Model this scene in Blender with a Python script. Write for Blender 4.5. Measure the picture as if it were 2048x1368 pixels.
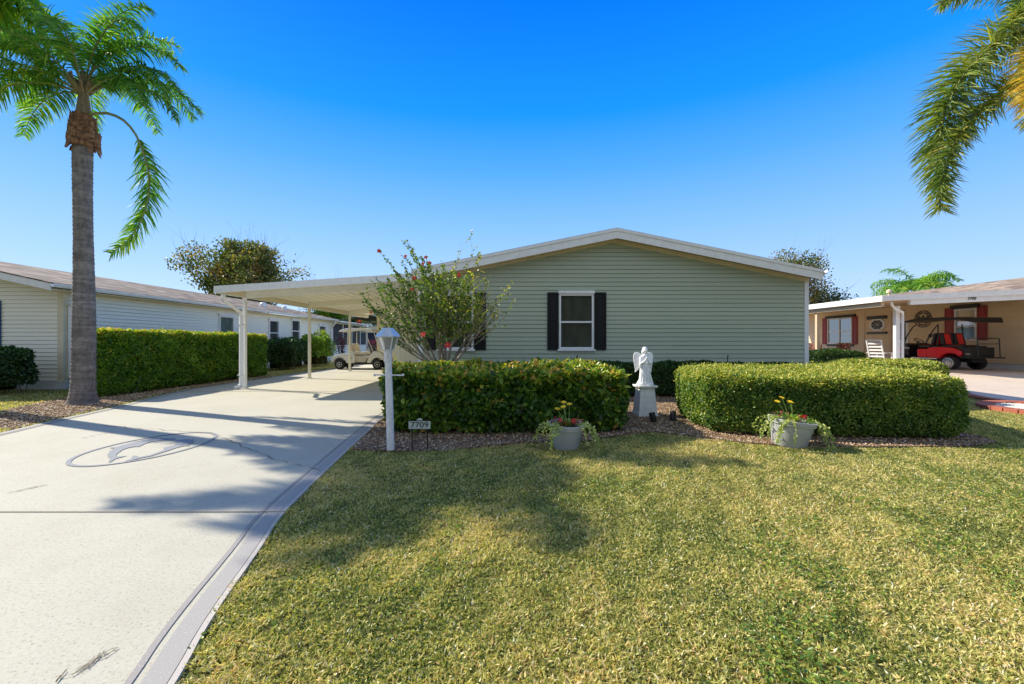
import bpy, bmesh, math, random
import numpy as np
from mathutils import Vector, Matrix
for o in list(bpy.data.objects): bpy.data.objects.remove(o)
S = bpy.context.scene
R = math.radians
# ------------------------------------------------------------------ camera
CAMH = 1.2; F = 870.0
cam = bpy.data.cameras.new('camera'); camo = bpy.data.objects.new('camera', cam)
S.collection.objects.link(camo); camo.location = (0, 0, CAMH); camo.rotation_euler = (R(90), 0, 0)
cam.sensor_width = 36; cam.lens = F / 2048 * 36; cam.clip_end = 3000; cam.clip_start = 0.05
S.camera = camo
# ------------------------------------------------------------------ light
SUN_EL = R(37); sx, sy = -0.925, 0.38
w = bpy.data.worlds.new('World'); S.world = w; w.use_nodes = True
nt = w.node_tree; bg = nt.nodes['Background']
sky = nt.nodes.new('ShaderNodeTexSky'); sky.sky_type = 'NISHITA'; sky.sun_disc = False
sky.sun_elevation = SUN_EL; sky.sun_rotation = math.atan2(sx, sy); sky.air_density = 1.0; sky.dust_density = 0.3; sky.ozone_density = 3.0
hs = nt.nodes.new('ShaderNodeHueSaturation'); hs.inputs['Saturation'].default_value = 1.35; hs.inputs['Value'].default_value = 1.0
nt.links.new(sky.outputs[0], hs.inputs['Color']); bg.inputs[1].default_value = 0.15
gm = nt.nodes.new('ShaderNodeNewGeometry'); sp_ = nt.nodes.new('ShaderNodeSeparateXYZ'); tc = nt.nodes.new('ShaderNodeTexCoord'); nt.links.new(tc.outputs['Generated'], sp_.inputs[0])
rp_ = nt.nodes.new('ShaderNodeValToRGB'); nt.links.new(sp_.outputs[2], rp_.inputs[0]); el_ = rp_.color_ramp.elements
SKYC = [(0, (.62, .82, 1.1)), (.10, (.53, .77, 1.15)), (.25, (.28, .60, 1.15)), (.36, (.11, .46, 1.12)), (.46, (.01, .34, 1.08)), (.62, (.0, .21, 1.05)), (.8, (.08, .20, .6)), (1, (.18, .27, .5))]
while len(el_) < len(SKYC): el_.new(.5)
for e_, (p_, c_) in zip(el_, SKYC): e_.position = p_; e_.color = tuple(c_) + (1,)
sc_ = nt.nodes.new('ShaderNodeVectorMath'); sc_.operation = 'SCALE'; sc_.inputs['Scale'].default_value = 1/(.15*1.414); nt.links.new(rp_.outputs[0], sc_.inputs[0])
mx_ = nt.nodes.new('ShaderNodeMix'); mx_.data_type = 'RGBA'; mx_.inputs[0].default_value = .93; nt.links.new(hs.outputs[0], mx_.inputs[6]); nt.links.new(sc_.outputs[0], mx_.inputs[7]); 
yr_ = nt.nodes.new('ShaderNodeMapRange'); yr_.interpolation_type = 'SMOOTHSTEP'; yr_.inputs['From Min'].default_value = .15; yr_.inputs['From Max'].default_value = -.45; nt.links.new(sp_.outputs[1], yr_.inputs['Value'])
mb_ = nt.nodes.new('ShaderNodeMix'); mb_.data_type = 'RGBA'; nt.links.new(yr_.outputs[0], mb_.inputs[0]); nt.links.new(mx_.outputs[2], mb_.inputs[6]); mb_.inputs[7].default_value = (2.0, 2.45, 3.2, 1); nt.links.new(mb_.outputs[2], bg.inputs[0])  # paler, brighter sky behind the camera, added to lift fill on shaded walls
sl = bpy.data.lights.new('sun', 'SUN'); sl.energy = 5.0; sl.angle = R(0.5); sl.color = (1, 0.91, 0.74)
so = bpy.data.objects.new('sun', sl); S.collection.objects.link(so)
so.rotation_euler = Vector((-sx*math.cos(SUN_EL), -sy*math.cos(SUN_EL), -math.sin(SUN_EL))).to_track_quat('-Z', 'Y').to_euler()
so.location = (-20, 8, 20)
S.view_settings.view_transform = 'Standard'; S.view_settings.look = 'None'; S.view_settings.exposure = 0.5; S.view_settings.gamma = 1
S.render.engine = 'CYCLES'; S.cycles.max_bounces = 6; S.cycles.transparent_max_bounces = 12
# ------------------------------------------------------------------ helpers
def G(x, y):                 # ground point seen at a place of the photograph (used to measure the plan)
    Y = CAMH * F / (y - 684.0); return ((x - 1024) * Y / F, Y)
def pw(x, y, Y): return ((x - 1024) * Y / F, Y, CAMH + (684 - y) * Y / F)

def wloc(p):
    v = Vector((0, 0, 0))
    while p is not None: v += p.location; p = p.parent
    return v
def tag(o, label=None, cat=None, group=None, kind=None):
    if label: o['label'] = label
    if cat: o['category'] = cat
    if group: o['group'] = group
    if kind: o['kind'] = kind
    return o
def thing(name, label, cat, loc=(0, 0, 0), group=None):
    o = bpy.data.objects.new(name, None); S.collection.objects.link(o); o.location = loc; o.empty_display_size = .1
    return tag(o, label, cat, group)
def copy_tree(o, parent=None):
    c = o.copy(); S.collection.objects.link(c); c.parent = parent
    for ch in o.children: copy_tree(ch, c)
    return c

class MB:
    def __init__(s): s.v = []; s.f = []; s.m = []; s.cur = 0
    def add(s, vs, fs):
        b = len(s.v); s.v += [tuple(v) for v in vs]; s.f += [tuple(b + i for i in f) for f in fs]; s.m += [s.cur] * len(fs)
    def hexa(s, p): s.add(p, [(0, 1, 2, 3), (7, 6, 5, 4), (0, 4, 5, 1), (1, 5, 6, 2), (2, 6, 7, 3), (3, 7, 4, 0)])
    def box(s, x0, x1, y0, y1, z0, z1):
        s.hexa([(x0, y0, z0), (x0, y1, z0), (x1, y1, z0), (x1, y0, z0), (x0, y0, z1), (x0, y1, z1), (x1, y1, z1), (x1, y0, z1)])
    def bar(s, a, b, w, h, up=(0, 0, 1)):          # rectangular bar from a to b
        a = Vector(a); b = Vector(b); d = (b - a).normalized(); u = Vector(up); sd = d.cross(u)
        if sd.length < 1e-4: sd = d.cross(Vector((0, 1, 0)))
        sd.normalize(); u = sd.cross(d); sd *= w / 2; u *= h / 2
        s.hexa([a - sd - u, a + sd - u, a + sd + u, a - sd + u, b - sd - u, b + sd - u, b + sd + u, b - sd + u])
    def tube(s, pts, rad, n=8, cap=True, flat=1.0):
        pts = [Vector(p) for p in pts]
        if not hasattr(rad, '__len__'): rad = [rad] * len(pts)
        vs = []; fs = []; pu = None
        for i, p in enumerate(pts):
            d = (pts[min(i + 1, len(pts) - 1)] - pts[max(i - 1, 0)])
            if d.length < 1e-9: d = Vector((0, 0, 1))
            d.normalize()
            if pu is None: u = d.cross(Vector((0, 1, 0.01))); u = u if u.length > .05 else d.cross(Vector((1, 0, 0)))
            else: u = pu - d * pu.dot(d)
            u.normalize(); pu = u; w_ = d.cross(u)
            for k in range(n):
                a = 2 * math.pi * k / n; vs.append(p + (u * math.cos(a) + w_ * math.sin(a) * flat) * rad[i])
        for i in range(len(pts) - 1):
            for k in range(n): fs.append((i*n+k, i*n+(k+1) % n, (i+1)*n+(k+1) % n, (i+1)*n+k))
        if cap: fs.append(tuple(range(n))[::-1]); fs.append(tuple((len(pts)-1)*n + k for k in range(n)))
        s.add(vs, fs)
    def lathe(s, prof, c=(0, 0, 0), n=24, axis='z', sx=1, sy=1):
        vs = []; fs = []
        for r, h in prof:
            for k in range(n):
                a = 2*math.pi*k/n; x, y, z = r*math.cos(a)*sx, r*math.sin(a)*sy, h
                if axis == 'y': x, y, z = x, z, y
                if axis == 'x': x, y, z = z, x, y
                vs.append((c[0]+x, c[1]+y, c[2]+z))
        for i in range(len(prof)-1):
            for k in range(n): fs.append((i*n+k, i*n+(k+1) % n, (i+1)*n+(k+1) % n, (i+1)*n+k))
        fs.append(tuple(range(n))[::-1]); fs.append(tuple((len(prof)-1)*n+k for k in range(n)))
        s.add(vs, fs)
    def prism(s, poly, z0, z1):
        n = len(poly); s.add([(x, y, z0) for x, y in poly] + [(x, y, z1) for x, y in poly],
            [tuple(range(n))[::-1], tuple(range(n, 2*n))] + [(i, (i+1) % n, n+(i+1) % n, n+i) for i in range(n)])
    def sheet(s, poly, z): s.add([(x, y, z) for x, y in poly], [tuple(range(len(poly)))])
    def strip(s, pts, w, z):       # flat ribbon along a ground polyline
        pts = [Vector((p[0], p[1], 0)) for p in pts]; vs = []; fs = []
        for i, p in enumerate(pts):
            d = (pts[min(i+1, len(pts)-1)] - pts[max(i-1, 0)]).normalized(); nn = Vector((-d.y, d.x, 0))
            ww = w[i] if hasattr(w, '__len__') else w
            vs += [(p + nn*ww/2)[:2] + (z,), (p - nn*ww/2)[:2] + (z,)]
        for i in range(len(pts)-1): fs.append((2*i, 2*i+1, 2*i+3, 2*i+2))
        s.add(vs, fs)
    def xform(s, M, start=0): s.v[start:] = [tuple(M @ Vector(v)) for v in s.v[start:]]
    def build(s, name, mats, parent=None, smooth=False, bevel=0, local=False):
        me = bpy.data.meshes.new(name); off = Vector((0, 0, 0)) if local or parent is None else wloc(parent)
        me.from_pydata([tuple(Vector(v) - off) for v in s.v], [], s.f)
        if not isinstance(mats, (list, tuple)): mats = [mats]
        for m in mats: me.materials.append(m)
        if len(mats) > 1: me.polygons.foreach_set('material_index', s.m)
        bm = bmesh.new(); bm.from_mesh(me); bmesh.ops.recalc_face_normals(bm, faces=bm.faces); bm.to_mesh(me); bm.free()
        if smooth:
            me.polygons.foreach_set('use_smooth', [True]*len(me.polygons))
            if smooth != 'all':
                try: me.set_sharp_from_angle(angle=R(38))
                except Exception: pass
        o = bpy.data.objects.new(name, me); S.collection.objects.link(o)
        if parent is not None: o.parent = parent
        if bevel:
            b = o.modifiers.new('b', 'BEVEL'); b.width = bevel; b.segments = 2; b.limit_method = 'ANGLE'; b.angle_limit = R(50)
        return o

def fast_mesh(name, V, F4=None, F3=None, var=None, mats=(), parent=None, smooth=False, midx=None):
    off = np.array(wloc(parent)) if parent is not None else np.zeros(3)
    V = (np.asarray(V, dtype=np.float64) - off).astype(np.float32)
    me = bpy.data.meshes.new(name); parts = []; starts = []; t = 0
    for Fx, k in ((F4, 4), (F3, 3)):
        if Fx is not None and len(Fx):
            parts.append(np.asarray(Fx, dtype=np.int32).ravel()); starts.append(t + np.arange(len(Fx), dtype=np.int32)*k); t += len(Fx)*k
    L = np.concatenate(parts); st = np.concatenate(starts)
    me.vertices.add(len(V)); me.vertices.foreach_set('co', V.ravel())
    me.loops.add(len(L)); me.loops.foreach_set('vertex_index', L)
    me.polygons.add(len(st)); me.polygons.foreach_set('loop_start', st)
    if midx is not None: me.polygons.foreach_set('material_index', np.asarray(midx, dtype=np.int32))
    me.update(calc_edges=True)
    if var is not None:
        a = me.attributes.new('var', 'FLOAT', 'POINT'); a.data.foreach_set('value', np.asarray(var, dtype=np.float32))
    for m in mats: me.materials.append(m)
    if smooth: me.polygons.foreach_set('use_smooth', np.ones(len(st), dtype=bool))
    o = bpy.data.objects.new(name, me); S.collection.objects.link(o)
    if parent is not None: o.parent = parent
    return o

rng = np.random.default_rng(7)
def nrm(a): return a / np.maximum(np.linalg.norm(a, axis=-1, keepdims=True), 1e-9)
def noise2(P, scale, seed=0, dims=3):       # cheap smooth noise, about -1..1
    r = np.random.default_rng(seed); out = np.zeros(len(P))
    for k in range(7):
        d = nrm(r.normal(size=dims)); fr = scale * r.uniform(.5, 1.9); out += np.sin(P[:, :dims] @ d * fr * 6.283 + r.uniform(0, 6.28) + 1.3*np.sin(P[:, :dims] @ nrm(r.normal(size=dims)) * fr * 4))
    return out / 3.0
def leaves(P, D, N, L, W, fold=.22, shape=(.42, .45)):
    """leaf blades: base P, direction D, face normal N -> verts, quads (two folded halves)"""
    D = nrm(D); Sd = nrm(np.cross(D, N)); N = np.cross(Sd, D); n = len(P)
    L = np.broadcast_to(L, n)[:, None]; W = np.broadcast_to(W, n)[:, None]
    v = np.empty((n, 6, 3))
    v[:, 0] = P; v[:, 5] = P + D*L - N*L*.12
    m1 = P + D*L*.3 + N*W*fold*.9; m2 = P + D*L*.66 + N*W*fold*.7
    v[:, 1] = m1 + Sd*W*shape[0]; v[:, 2] = m1 - Sd*W*shape[0]; v[:, 3] = m2 + Sd*W*shape[1]; v[:, 4] = m2 - Sd*W*shape[1]
    b = np.arange(n)[:, None]*6
    f = np.concatenate([b + np.array([[0, 1, 3, 5]]), b + np.array([[0, 5, 4, 2]])])
    return v.reshape(-1, 3), f
def ribbons(P, D, N, L, W, g, nseg=3):
    """drooping strap leaves"""
    n = len(P); D = nrm(D); L = np.broadcast_to(L, n)[:, None]; W = np.broadcast_to(W, n)[:, None]; g = np.broadcast_to(g, n)[:, None]
    Sd = nrm(np.cross(D, N)); p = P.copy(); d = D.copy(); v = np.empty((n, 2*nseg+1, 3)); wd = [.6, 1, .75, .5, .3]
    for k in range(nseg):
        v[:, 2*k] = p + Sd*W*wd[k]*.5; v[:, 2*k+1] = p - Sd*W*wd[k]*.5
        p = p + d*L/nseg; d = nrm(d + np.array([0, 0, -1.])*g)
    v[:, 2*nseg] = p
    b = np.arange(n)[:, None]*(2*nseg+1)
    f4 = np.concatenate([b + np.array([[2*k, 2*k+1, 2*k+3, 2*k+2]]) for k in range(nseg-1)])
    f3 = b + np.array([[2*nseg-2, 2*nseg-1, 2*nseg]])
    return v.reshape(-1, 3), f4, f3
def rvec(n): return nrm(rng.normal(size=(n, 3)))
def inpoly(P, poly):
    x, y = P[:, 0], P[:, 1]; c = np.zeros(len(P), bool); j = len(poly)-1
    for i in range(len(poly)):
        xi, yi = poly[i]; xj, yj = poly[j]
        t = ((yi > y) != (yj > y)) & (x < (xj-xi)*(y-yi)/((yj-yi) if yj != yi else 1e-9)+xi); c ^= t; j = i
    return c
# ------------------------------------------------------------------ materials
MATS = {}
def nodes(name):
    m = bpy.data.materials.new(name); m.use_nodes = True; t = m.node_tree; return m, t, t.nodes['Principled BSDF']
def col(c): return tuple(c) + (1,)
def ramp(t, fac, stops):
    r = t.nodes.new('ShaderNodeValToRGB'); e = r.color_ramp.elements
    while len(e) < len(stops): e.new(.5)
    for el, (p, c) in zip(e, stops): el.position = p; el.color = col(c)
    t.links.new(fac, r.inputs[0]); return r.outputs[0]
def noise(t, scale, detail=4, vec=None, rough=.55, stretch=None):
    n = t.nodes.new('ShaderNodeTexNoise'); n.inputs['Scale'].default_value = scale; n.inputs['Detail'].default_value = detail; n.inputs['Roughness'].default_value = rough
    if vec is None: g = t.nodes.new('ShaderNodeNewGeometry'); vec = g.outputs['Position']
    if stretch:
        mp = t.nodes.new('ShaderNodeMapping'); mp.inputs['Scale'].default_value = stretch; t.links.new(vec, mp.inputs['Vector']); vec = mp.outputs[0]
    t.links.new(vec, n.inputs['Vector']); return n.outputs['Fac']
def mixc(t, fac, a, b, mode='MIX'):
    m = t.nodes.new('ShaderNodeMix'); m.data_type = 'RGBA'; m.blend_type = mode
    for inp, v in ((m.inputs[0], fac), (m.inputs[6], a), (m.inputs[7], b)):
        if hasattr(v, 'is_output'): t.links.new(v, inp)
        elif isinstance(v, (int, float)): inp.default_value = v
        else: inp.default_value = col(v)
    return m.outputs[2]
def bump(t, b, h, strength=.3, dist=.01):
    n = t.nodes.new('ShaderNodeBump'); n.inputs['Strength'].default_value = strength; n.inputs['Distance'].default_value = dist
    t.links.new(h, n.inputs['Height']); t.links.new(n.outputs[0], b.inputs['Normal'])
def pm(name, c, c2=None, scale=6, rough=.5, metal=0, bmp=0, bscale=60, stretch=None, spec=None):
    if name in MATS: return MATS[name]
    m, t, b = nodes(name); c2 = c2 or tuple(x*.86 for x in c)
    t.links.new(ramp(t, noise(t, scale, 5, stretch=stretch), [(.35, c2), (.65, c)]), b.inputs['Base Color'])
    b.inputs['Roughness'].default_value = rough; b.inputs['Metallic'].default_value = metal
    if spec is not None: b.inputs['Specular IOR Level'].default_value = spec
    if bmp: bump(t, b, noise(t, bscale, 3, stretch=stretch), bmp, .004)
    MATS[name] = m; return m
def leafmat(name, stops, rough=.42, trans=.35, tint=(1.0, 1.05, .45), spec=.4):
    m, t, b = nodes(name); a = t.nodes.new('ShaderNodeAttribute'); a.attribute_name = 'var'
    c = ramp(t, a.outputs['Fac'], stops); t.links.new(c, b.inputs['Base Color']); b.inputs['Roughness'].default_value = rough; b.inputs['Specular IOR Level'].default_value = spec
    tr = t.nodes.new('ShaderNodeBsdfTranslucent'); mx = t.nodes.new('ShaderNodeMixShader'); mx.inputs[0].default_value = trans
    t.links.new(mixc(t, 1.0, c, tuple(x*1.5 for x in tint), 'MULTIPLY'), tr.inputs[0])
    t.links.new(b.outputs[0], mx.inputs[1]); t.links.new(tr.outputs[0], mx.inputs[2]); t.links.new(mx.outputs[0], t.nodes['Material Output'].inputs[0])
    return m
def siding(name, c, c2):
    m, t, b = nodes(name)
    n1 = noise(t, 1.0, 6, stretch=(.35, .35, 2.2)); n2 = noise(t, 45, 3, stretch=(.15, .15, 1))
    base = ramp(t, n1, [(.32, c2), (.68, c)]); t.links.new(mixc(t, .12, base, ramp(t, n2, [(.3, tuple(x*.75 for x in c)), (.7, tuple(x*1.1 for x in c))])), b.inputs['Base Color'])
    b.inputs['Roughness'].default_value = .42; bump(t, b, n2, .12, .002); return m
M_SAGE = siding('sage_siding', (.46, .515, .395), (.41, .465, .355))
M_CREAM = siding('cream_siding', (.93, .90, .76), (.88, .85, .71))
M_TAN = siding('tan_siding', (.84, .68, .44), (.76, .61, .39))
M_WHITE = pm('white_trim', (.88, .89, .90), (.80, .81, .83), 9, .35)
M_CREAMT = pm('cream_trim', (.78, .70, .50), (.70, .62, .44), 5, .4)
M_CEIL = pm('cream_ceiling', (.88, .85, .70), (.82, .79, .64), 2, .5)
M_TANT = pm('tan_trim', (.72, .55, .38), (.66, .50, .34), 4, .45)
M_SOFF = pm('brown_soffit', (.42, .24, .12), (.33, .18, .09), 3, .5)
M_SHUT = pm('black_shutter', (.012, .012, .015), (.008, .008, .010), 20, .5, spec=.25)
M_RED = pm('red_shutter', (.36, .025, .025), (.28, .02, .02), 15, .45)
M_BLUE = pm('blue_shutter', (.02, .12, .30), (.015, .09, .24), 15, .45)
M_BLACK = pm('black_metal', (.015, .015, .016), None, 20, .4)
M_RUBBER = pm('rubber', (.02, .02, .02), (.03, .03, .028), 40, .8)
M_DARK = pm('dark_interior', (.02, .02, .02), None, 3, .9)
M_LBLU = pm('skirt_white', (.70, .71, .70), (.60, .62, .62), 3, .5)
def glassmat(name='window_glass', tint=(.8, .9, .88)):
    m, t, b = nodes(name); t.nodes.remove(b)
    tr = t.nodes.new('ShaderNodeBsdfTransparent'); tr.inputs[0].default_value = col(tint); gl = t.nodes.new('ShaderNodeBsdfGlossy'); gl.inputs['Roughness'].default_value = .02
    fr = t.nodes.new('ShaderNodeFresnel'); fr.inputs[0].default_value = 1.45; mx = t.nodes.new('ShaderNodeMixShader')
    hm = t.nodes.new('ShaderNodeMath'); hm.operation = 'MULTIPLY'; hm.inputs[1].default_value = .35; t.links.new(fr.outputs[0], hm.inputs[0]); t.links.new(hm.outputs[0], mx.inputs[0]); t.links.new(tr.outputs[0], mx.inputs[1]); t.links.new(gl.outputs[0], mx.inputs[2])
    t.links.new(mx.outputs[0], t.nodes['Material Output'].inputs[0]); return m
M_GLASS = glassmat()
def shingles(name, cols, rot):
    m, t, b = nodes(name); g = t.nodes.new('ShaderNodeNewGeometry'); mp = t.nodes.new('ShaderNodeMapping'); mp.inputs['Rotation'].default_value = (0, 0, rot)
    t.links.new(g.outputs['Position'], mp.inputs[0]); br = t.nodes.new('ShaderNodeTexBrick'); br.inputs['Scale'].default_value = 1
    br.inputs['Brick Width'].default_value = .42; br.inputs['Row Height'].default_value = .18; br.inputs['Mortar Size'].default_value = .006; br.inputs['Color1'].default_value = (0, 0, 0, 1); br.inputs['Color2'].default_value = (1, 1, 1, 1)
    br.inputs['Mortar'].default_value = (.1, .1, .1, 1); br.inputs['Bias'].default_value = 0
    t.links.new(mp.outputs[0], br.inputs['Vector'])
    mx = mixc(t, .35, br.outputs['Color'], noise(t, 5, 5)); c = ramp(t, mx, [(.2, cols[0]), (.45, cols[1]), (.6, cols[2]), (.85, cols[3])])
    t.links.new(mixc(t, .25, c, ramp(t, noise(t, 120, 2), [(.3, (.03, .025, .02)), (.7, (.45, .38, .32))])), b.inputs['Base Color']); b.inputs['Roughness'].default_value = .9
    bump(t, b, br.outputs['Fac'], -.6, .012); return m
M_SH_L = shingles('brown_shingles', [(.035, .022, .02), (.10, .065, .055), (.19, .135, .11), (.40, .32, .28)], R(90))
M_SH_R = shingles('tan_shingles', [(.12, .08, .055), (.24, .165, .11), (.36, .26, .18), (.56, .44, .33)], R(90))
# ground materials
def grass_ground():
    m, t, b = nodes('lawn_soil'); n = noise(t, 70, 6); n2 = noise(t, .7, 4)
    a = ramp(t, n, [(.3, (.05, .045, .018)), (.5, (.17, .15, .05)), (.72, (.36, .31, .12))])
    c = ramp(t, n2, [(.35, (.55, .8, .4)), (.65, (1.15, .95, .7))]); t.links.new(mixc(t, 1.0, a, c, 'MULTIPLY'), b.inputs['Base Color'])
    b.inputs['Roughness'].default_value = 1; bump(t, b, n, .8, .02); return m
M_LAWN = grass_ground()
def concrete(name, c, c2, spk=.5):
    m, t, b = nodes(name); big = noise(t, .45, 5, stretch=(1.5, .6, 1)); st = noise(t, 2.2, 6, stretch=(.35, 1.6, 1)); fine = noise(t, 160, 2); mid = noise(t, 14, 5)
    a = ramp(t, big, [(.3, c2), (.7, c)])
    a = mixc(t, .45, a, ramp(t, st, [(.35, tuple(x*.66 for x in c)), (.6, c)])); a = mixc(t, .75, a, ramp(t, noise(t, 1.1, 8, rough=.7), [(.36, tuple(x*y for x, y in zip(c, (.80, .78, .70)))), (.52, c), (.7, tuple(min(1, x*1.07) for x in c))]))
    a = mixc(t, .22, a, ramp(t, mid, [(.3, tuple(x*.7 for x in c)), (.7, tuple(min(1, x*1.08) for x in c))]))
    a = mixc(t, spk, a, ramp(t, noise(t, 75, 3, rough=.7), [(.33, (.13, .12, .11)), (.43, tuple(x*.9 for x in c)), (.6, c), (.75, tuple(min(1, x*1.25) for x in c))]))
    v = t.nodes.new('ShaderNodeTexVoronoi'); v.inputs['Scale'].default_value = 9; g = t.nodes.new('ShaderNodeNewGeometry'); t.links.new(g.outputs['Position'], v.inputs['Vector'])
    a = mixc(t, .8, a, ramp(t, v.outputs['Distance'], [(.03, (.25, .24, .22)), (.045, (1, 1, 1))]), 'MULTIPLY')
    t.links.new(a, b.inputs['Base Color']); b.inputs['Roughness'].default_value = .85; bump(t, b, fine, .35, .003); return m
M_CONC = concrete('driveway_concrete', (.52, .50, .415), (.42, .405, .33))
M_CONCR = concrete('pink_concrete', (.66, .55, .46), (.58, .47, .39), .3)
def speckle(name, c, sp):
    m, t, b = nodes(name); fine = noise(t, 130, 2); t.links.new(ramp(t, fine, [(.58, c), (.70, sp)]), b.inputs['Base Color']); b.inputs['Roughness'].default_value = .8; return m
M_BAND = speckle('grey_coating', (.36, .345, .33), (.50, .48, .45))
M_STRIPE = speckle('dark_stripe', (.31, .29, .28), (.5, .5, .48))
M_PALE = speckle('pale_edge', (.50, .46, .42), (.62, .58, .54))
M_EMB = speckle('emblem_coating', (.23, .25, .29), (.40, .40, .40))
M_CRACK = pm('crack', (.20, .17, .13), None, 20, .9)
def gravelmat(name, stops, sc=38):
    m, t, b = nodes(name); g = t.nodes.new('ShaderNodeNewGeometry'); v = t.nodes.new('ShaderNodeTexVoronoi'); v.inputs['Scale'].default_value = sc; t.links.new(g.outputs['Position'], v.inputs['Vector'])
    sp = t.nodes.new('ShaderNodeSeparateColor'); t.links.new(v.outputs['Color'], sp.inputs[0])
    t.links.new(mixc(t, 1, ramp(t, sp.outputs[0], stops), ramp(t, v.outputs['Distance'], [(.2, (1, 1, 1)), (.75, (.25, .22, .2))]), 'MULTIPLY'), b.inputs['Base Color']); b.inputs['Roughness'].default_value = .9
    bump(t, b, v.outputs['Distance'], -1, .02); return m
M_BED = gravelmat('bed_gravel_base', [(.1, (.13, .08, .05)), (.5, (.28, .18, .11)), (.9, (.45, .34, .24))])
def varmat(name, stops, rough=.8):
    m, t, b = nodes(name); a = t.nodes.new('ShaderNodeAttribute'); a.attribute_name = 'var'
    t.links.new(ramp(t, a.outputs['Fac'], stops), b.inputs['Base Color']); b.inputs['Roughness'].default_value = rough; return m
M_PEB = varmat('brown_gravel', [(0, (.12, .065, .03)), (.4, (.32, .18, .085)), (.75, (.50, .33, .18)), (1, (.80, .70, .55))])
M_WPEB = varmat('white_gravel', [(0, (.5, .48, .44)), (1, (.85, .84, .8))])
M_GRASS = leafmat('grass_blades', [(0, (.055, .10, .03)), (.25, (.21, .26, .06)), (.49, (.49, .48, .14)), (.7, (.78, .68, .30)), (.88, (.66, .42, .20)), (1, (.90, .87, .70))], .55, .3, (1, 1, .55), .25)
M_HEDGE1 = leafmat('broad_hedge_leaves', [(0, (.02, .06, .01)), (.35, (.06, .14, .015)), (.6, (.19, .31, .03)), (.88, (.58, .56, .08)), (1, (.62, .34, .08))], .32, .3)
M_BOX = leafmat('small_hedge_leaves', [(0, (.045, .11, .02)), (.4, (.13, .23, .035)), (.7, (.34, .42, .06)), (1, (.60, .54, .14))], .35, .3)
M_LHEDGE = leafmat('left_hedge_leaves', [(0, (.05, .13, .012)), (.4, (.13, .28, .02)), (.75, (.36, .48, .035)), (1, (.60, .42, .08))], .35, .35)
M_DKLEAF = leafmat('dark_shrub_leaves', [(0, (.015, .05, .012)), (.6, (.05, .12, .025)), (1, (.14, .22, .05))], .35, .25)
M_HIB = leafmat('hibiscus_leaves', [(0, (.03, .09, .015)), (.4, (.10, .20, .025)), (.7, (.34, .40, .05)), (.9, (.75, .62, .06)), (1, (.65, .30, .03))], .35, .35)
M_PALM = leafmat('palm_leaflets', [(0, (.03, .12, .025)), (.4, (.13, .32, .05)), (.7, (.42, .56, .07)), (1, (.75, .66, .10))], .55, .38, (1.0, 1.1, .4), .2)
M_FOX = leafmat('foxtail_leaflets', [(0, (.06, .12, .03)), (.4, (.20, .28, .06)), (.75, (.50, .48, .12)), (1, (.80, .52, .10))], .45, .3)
M_OAK = leafmat('oak_leaves', [(0, (.04, .07, .02)), (.4, (.13, .17, .045)), (.65, (.27, .25, .08)), (.85, (.42, .26, .09)), (1, (.55, .34, .14))], .5, .3)
M_GREEN = leafmat('far_tree_leaves', [(0, (.02, .05, .02)), (.6, (.06, .14, .03)), (1, (.20, .30, .05))], .5, .3)
M_TI = leafmat('red_ti_leaves', [(0, (.08, .01, .02)), (.6, (.22, .02, .04)), (1, (.40, .05, .07))], .4, .3, (1.3, .4, .5))
M_VINE = leafmat('vine_leaves', [(0, (.16, .26, .05)), (.5, (.48, .54, .14)), (1, (.80, .78, .38))], .45, .3)
M_COLEUS = leafmat('red_leaves', [(0, (.20, .02, .03)), (.5, (.45, .07, .06)), (1, (.60, .35, .28))], .5, .25, (1.2, .5, .5))
M_BARK = pm('grey_bark', (.22, .18, .14), (.12, .10, .08), 14, .9, bmp=.6, bscale=30)
M_TWIG = pm('pale_twig', (.36, .31, .25), (.24, .20, .16), 20, .8)
M_REDF = pm('red_petal', (.75, .02, .04), (.60, .01, .03), 40, .5)
M_YELF = pm('yellow_petal', (.90, .68, .02), (.85, .55, .01), 40, .5)
M_STEM = pm('green_stem', (.22, .34, .08), None, 20, .6)
M_SOIL = pm('soil', (.05, .035, .025), None, 30, 1)
def palm_trunk_mat():
    m, t, b = nodes('palm_trunk'); r = noise(t, 1.0, 5, stretch=(1.5, 1.5, 13)); n = noise(t, 16, 5); v = noise(t, 6, 4, stretch=(3, 3, .5))
    c = ramp(t, r, [(.34, (.07, .063, .062)), (.5, (.17, .155, .15)), (.66, (.34, .31, .29))])
    c = mixc(t, .4, c, ramp(t, n, [(.35, (.10, .085, .075)), (.7, (.42, .38, .33))])); c = mixc(t, .25, c, ramp(t, v, [(.4, (.14, .11, .1)), (.7, (.36, .33, .3))]))
    t.links.new(c, b.inputs['Base Color']); b.inputs['Roughness'].default_value = .9; bump(t, b, r, .9, .03); return m
M_TRUNK = palm_trunk_mat()
M_BOOT = pm('palm_boots', (.36, .20, .10), (.14, .07, .04), 9, .9, bmp=.8, bscale=25, stretch=(1, 1, 2.5))
M_SHAFT = pm('palm_shaft', (.30, .24, .15), (.18, .13, .09), 12, .8, bmp=.4, bscale=30, stretch=(3, 3, .6))
M_RACH = pm('palm_rachis', (.30, .33, .12), (.22, .24, .09), 12, .6)
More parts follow.
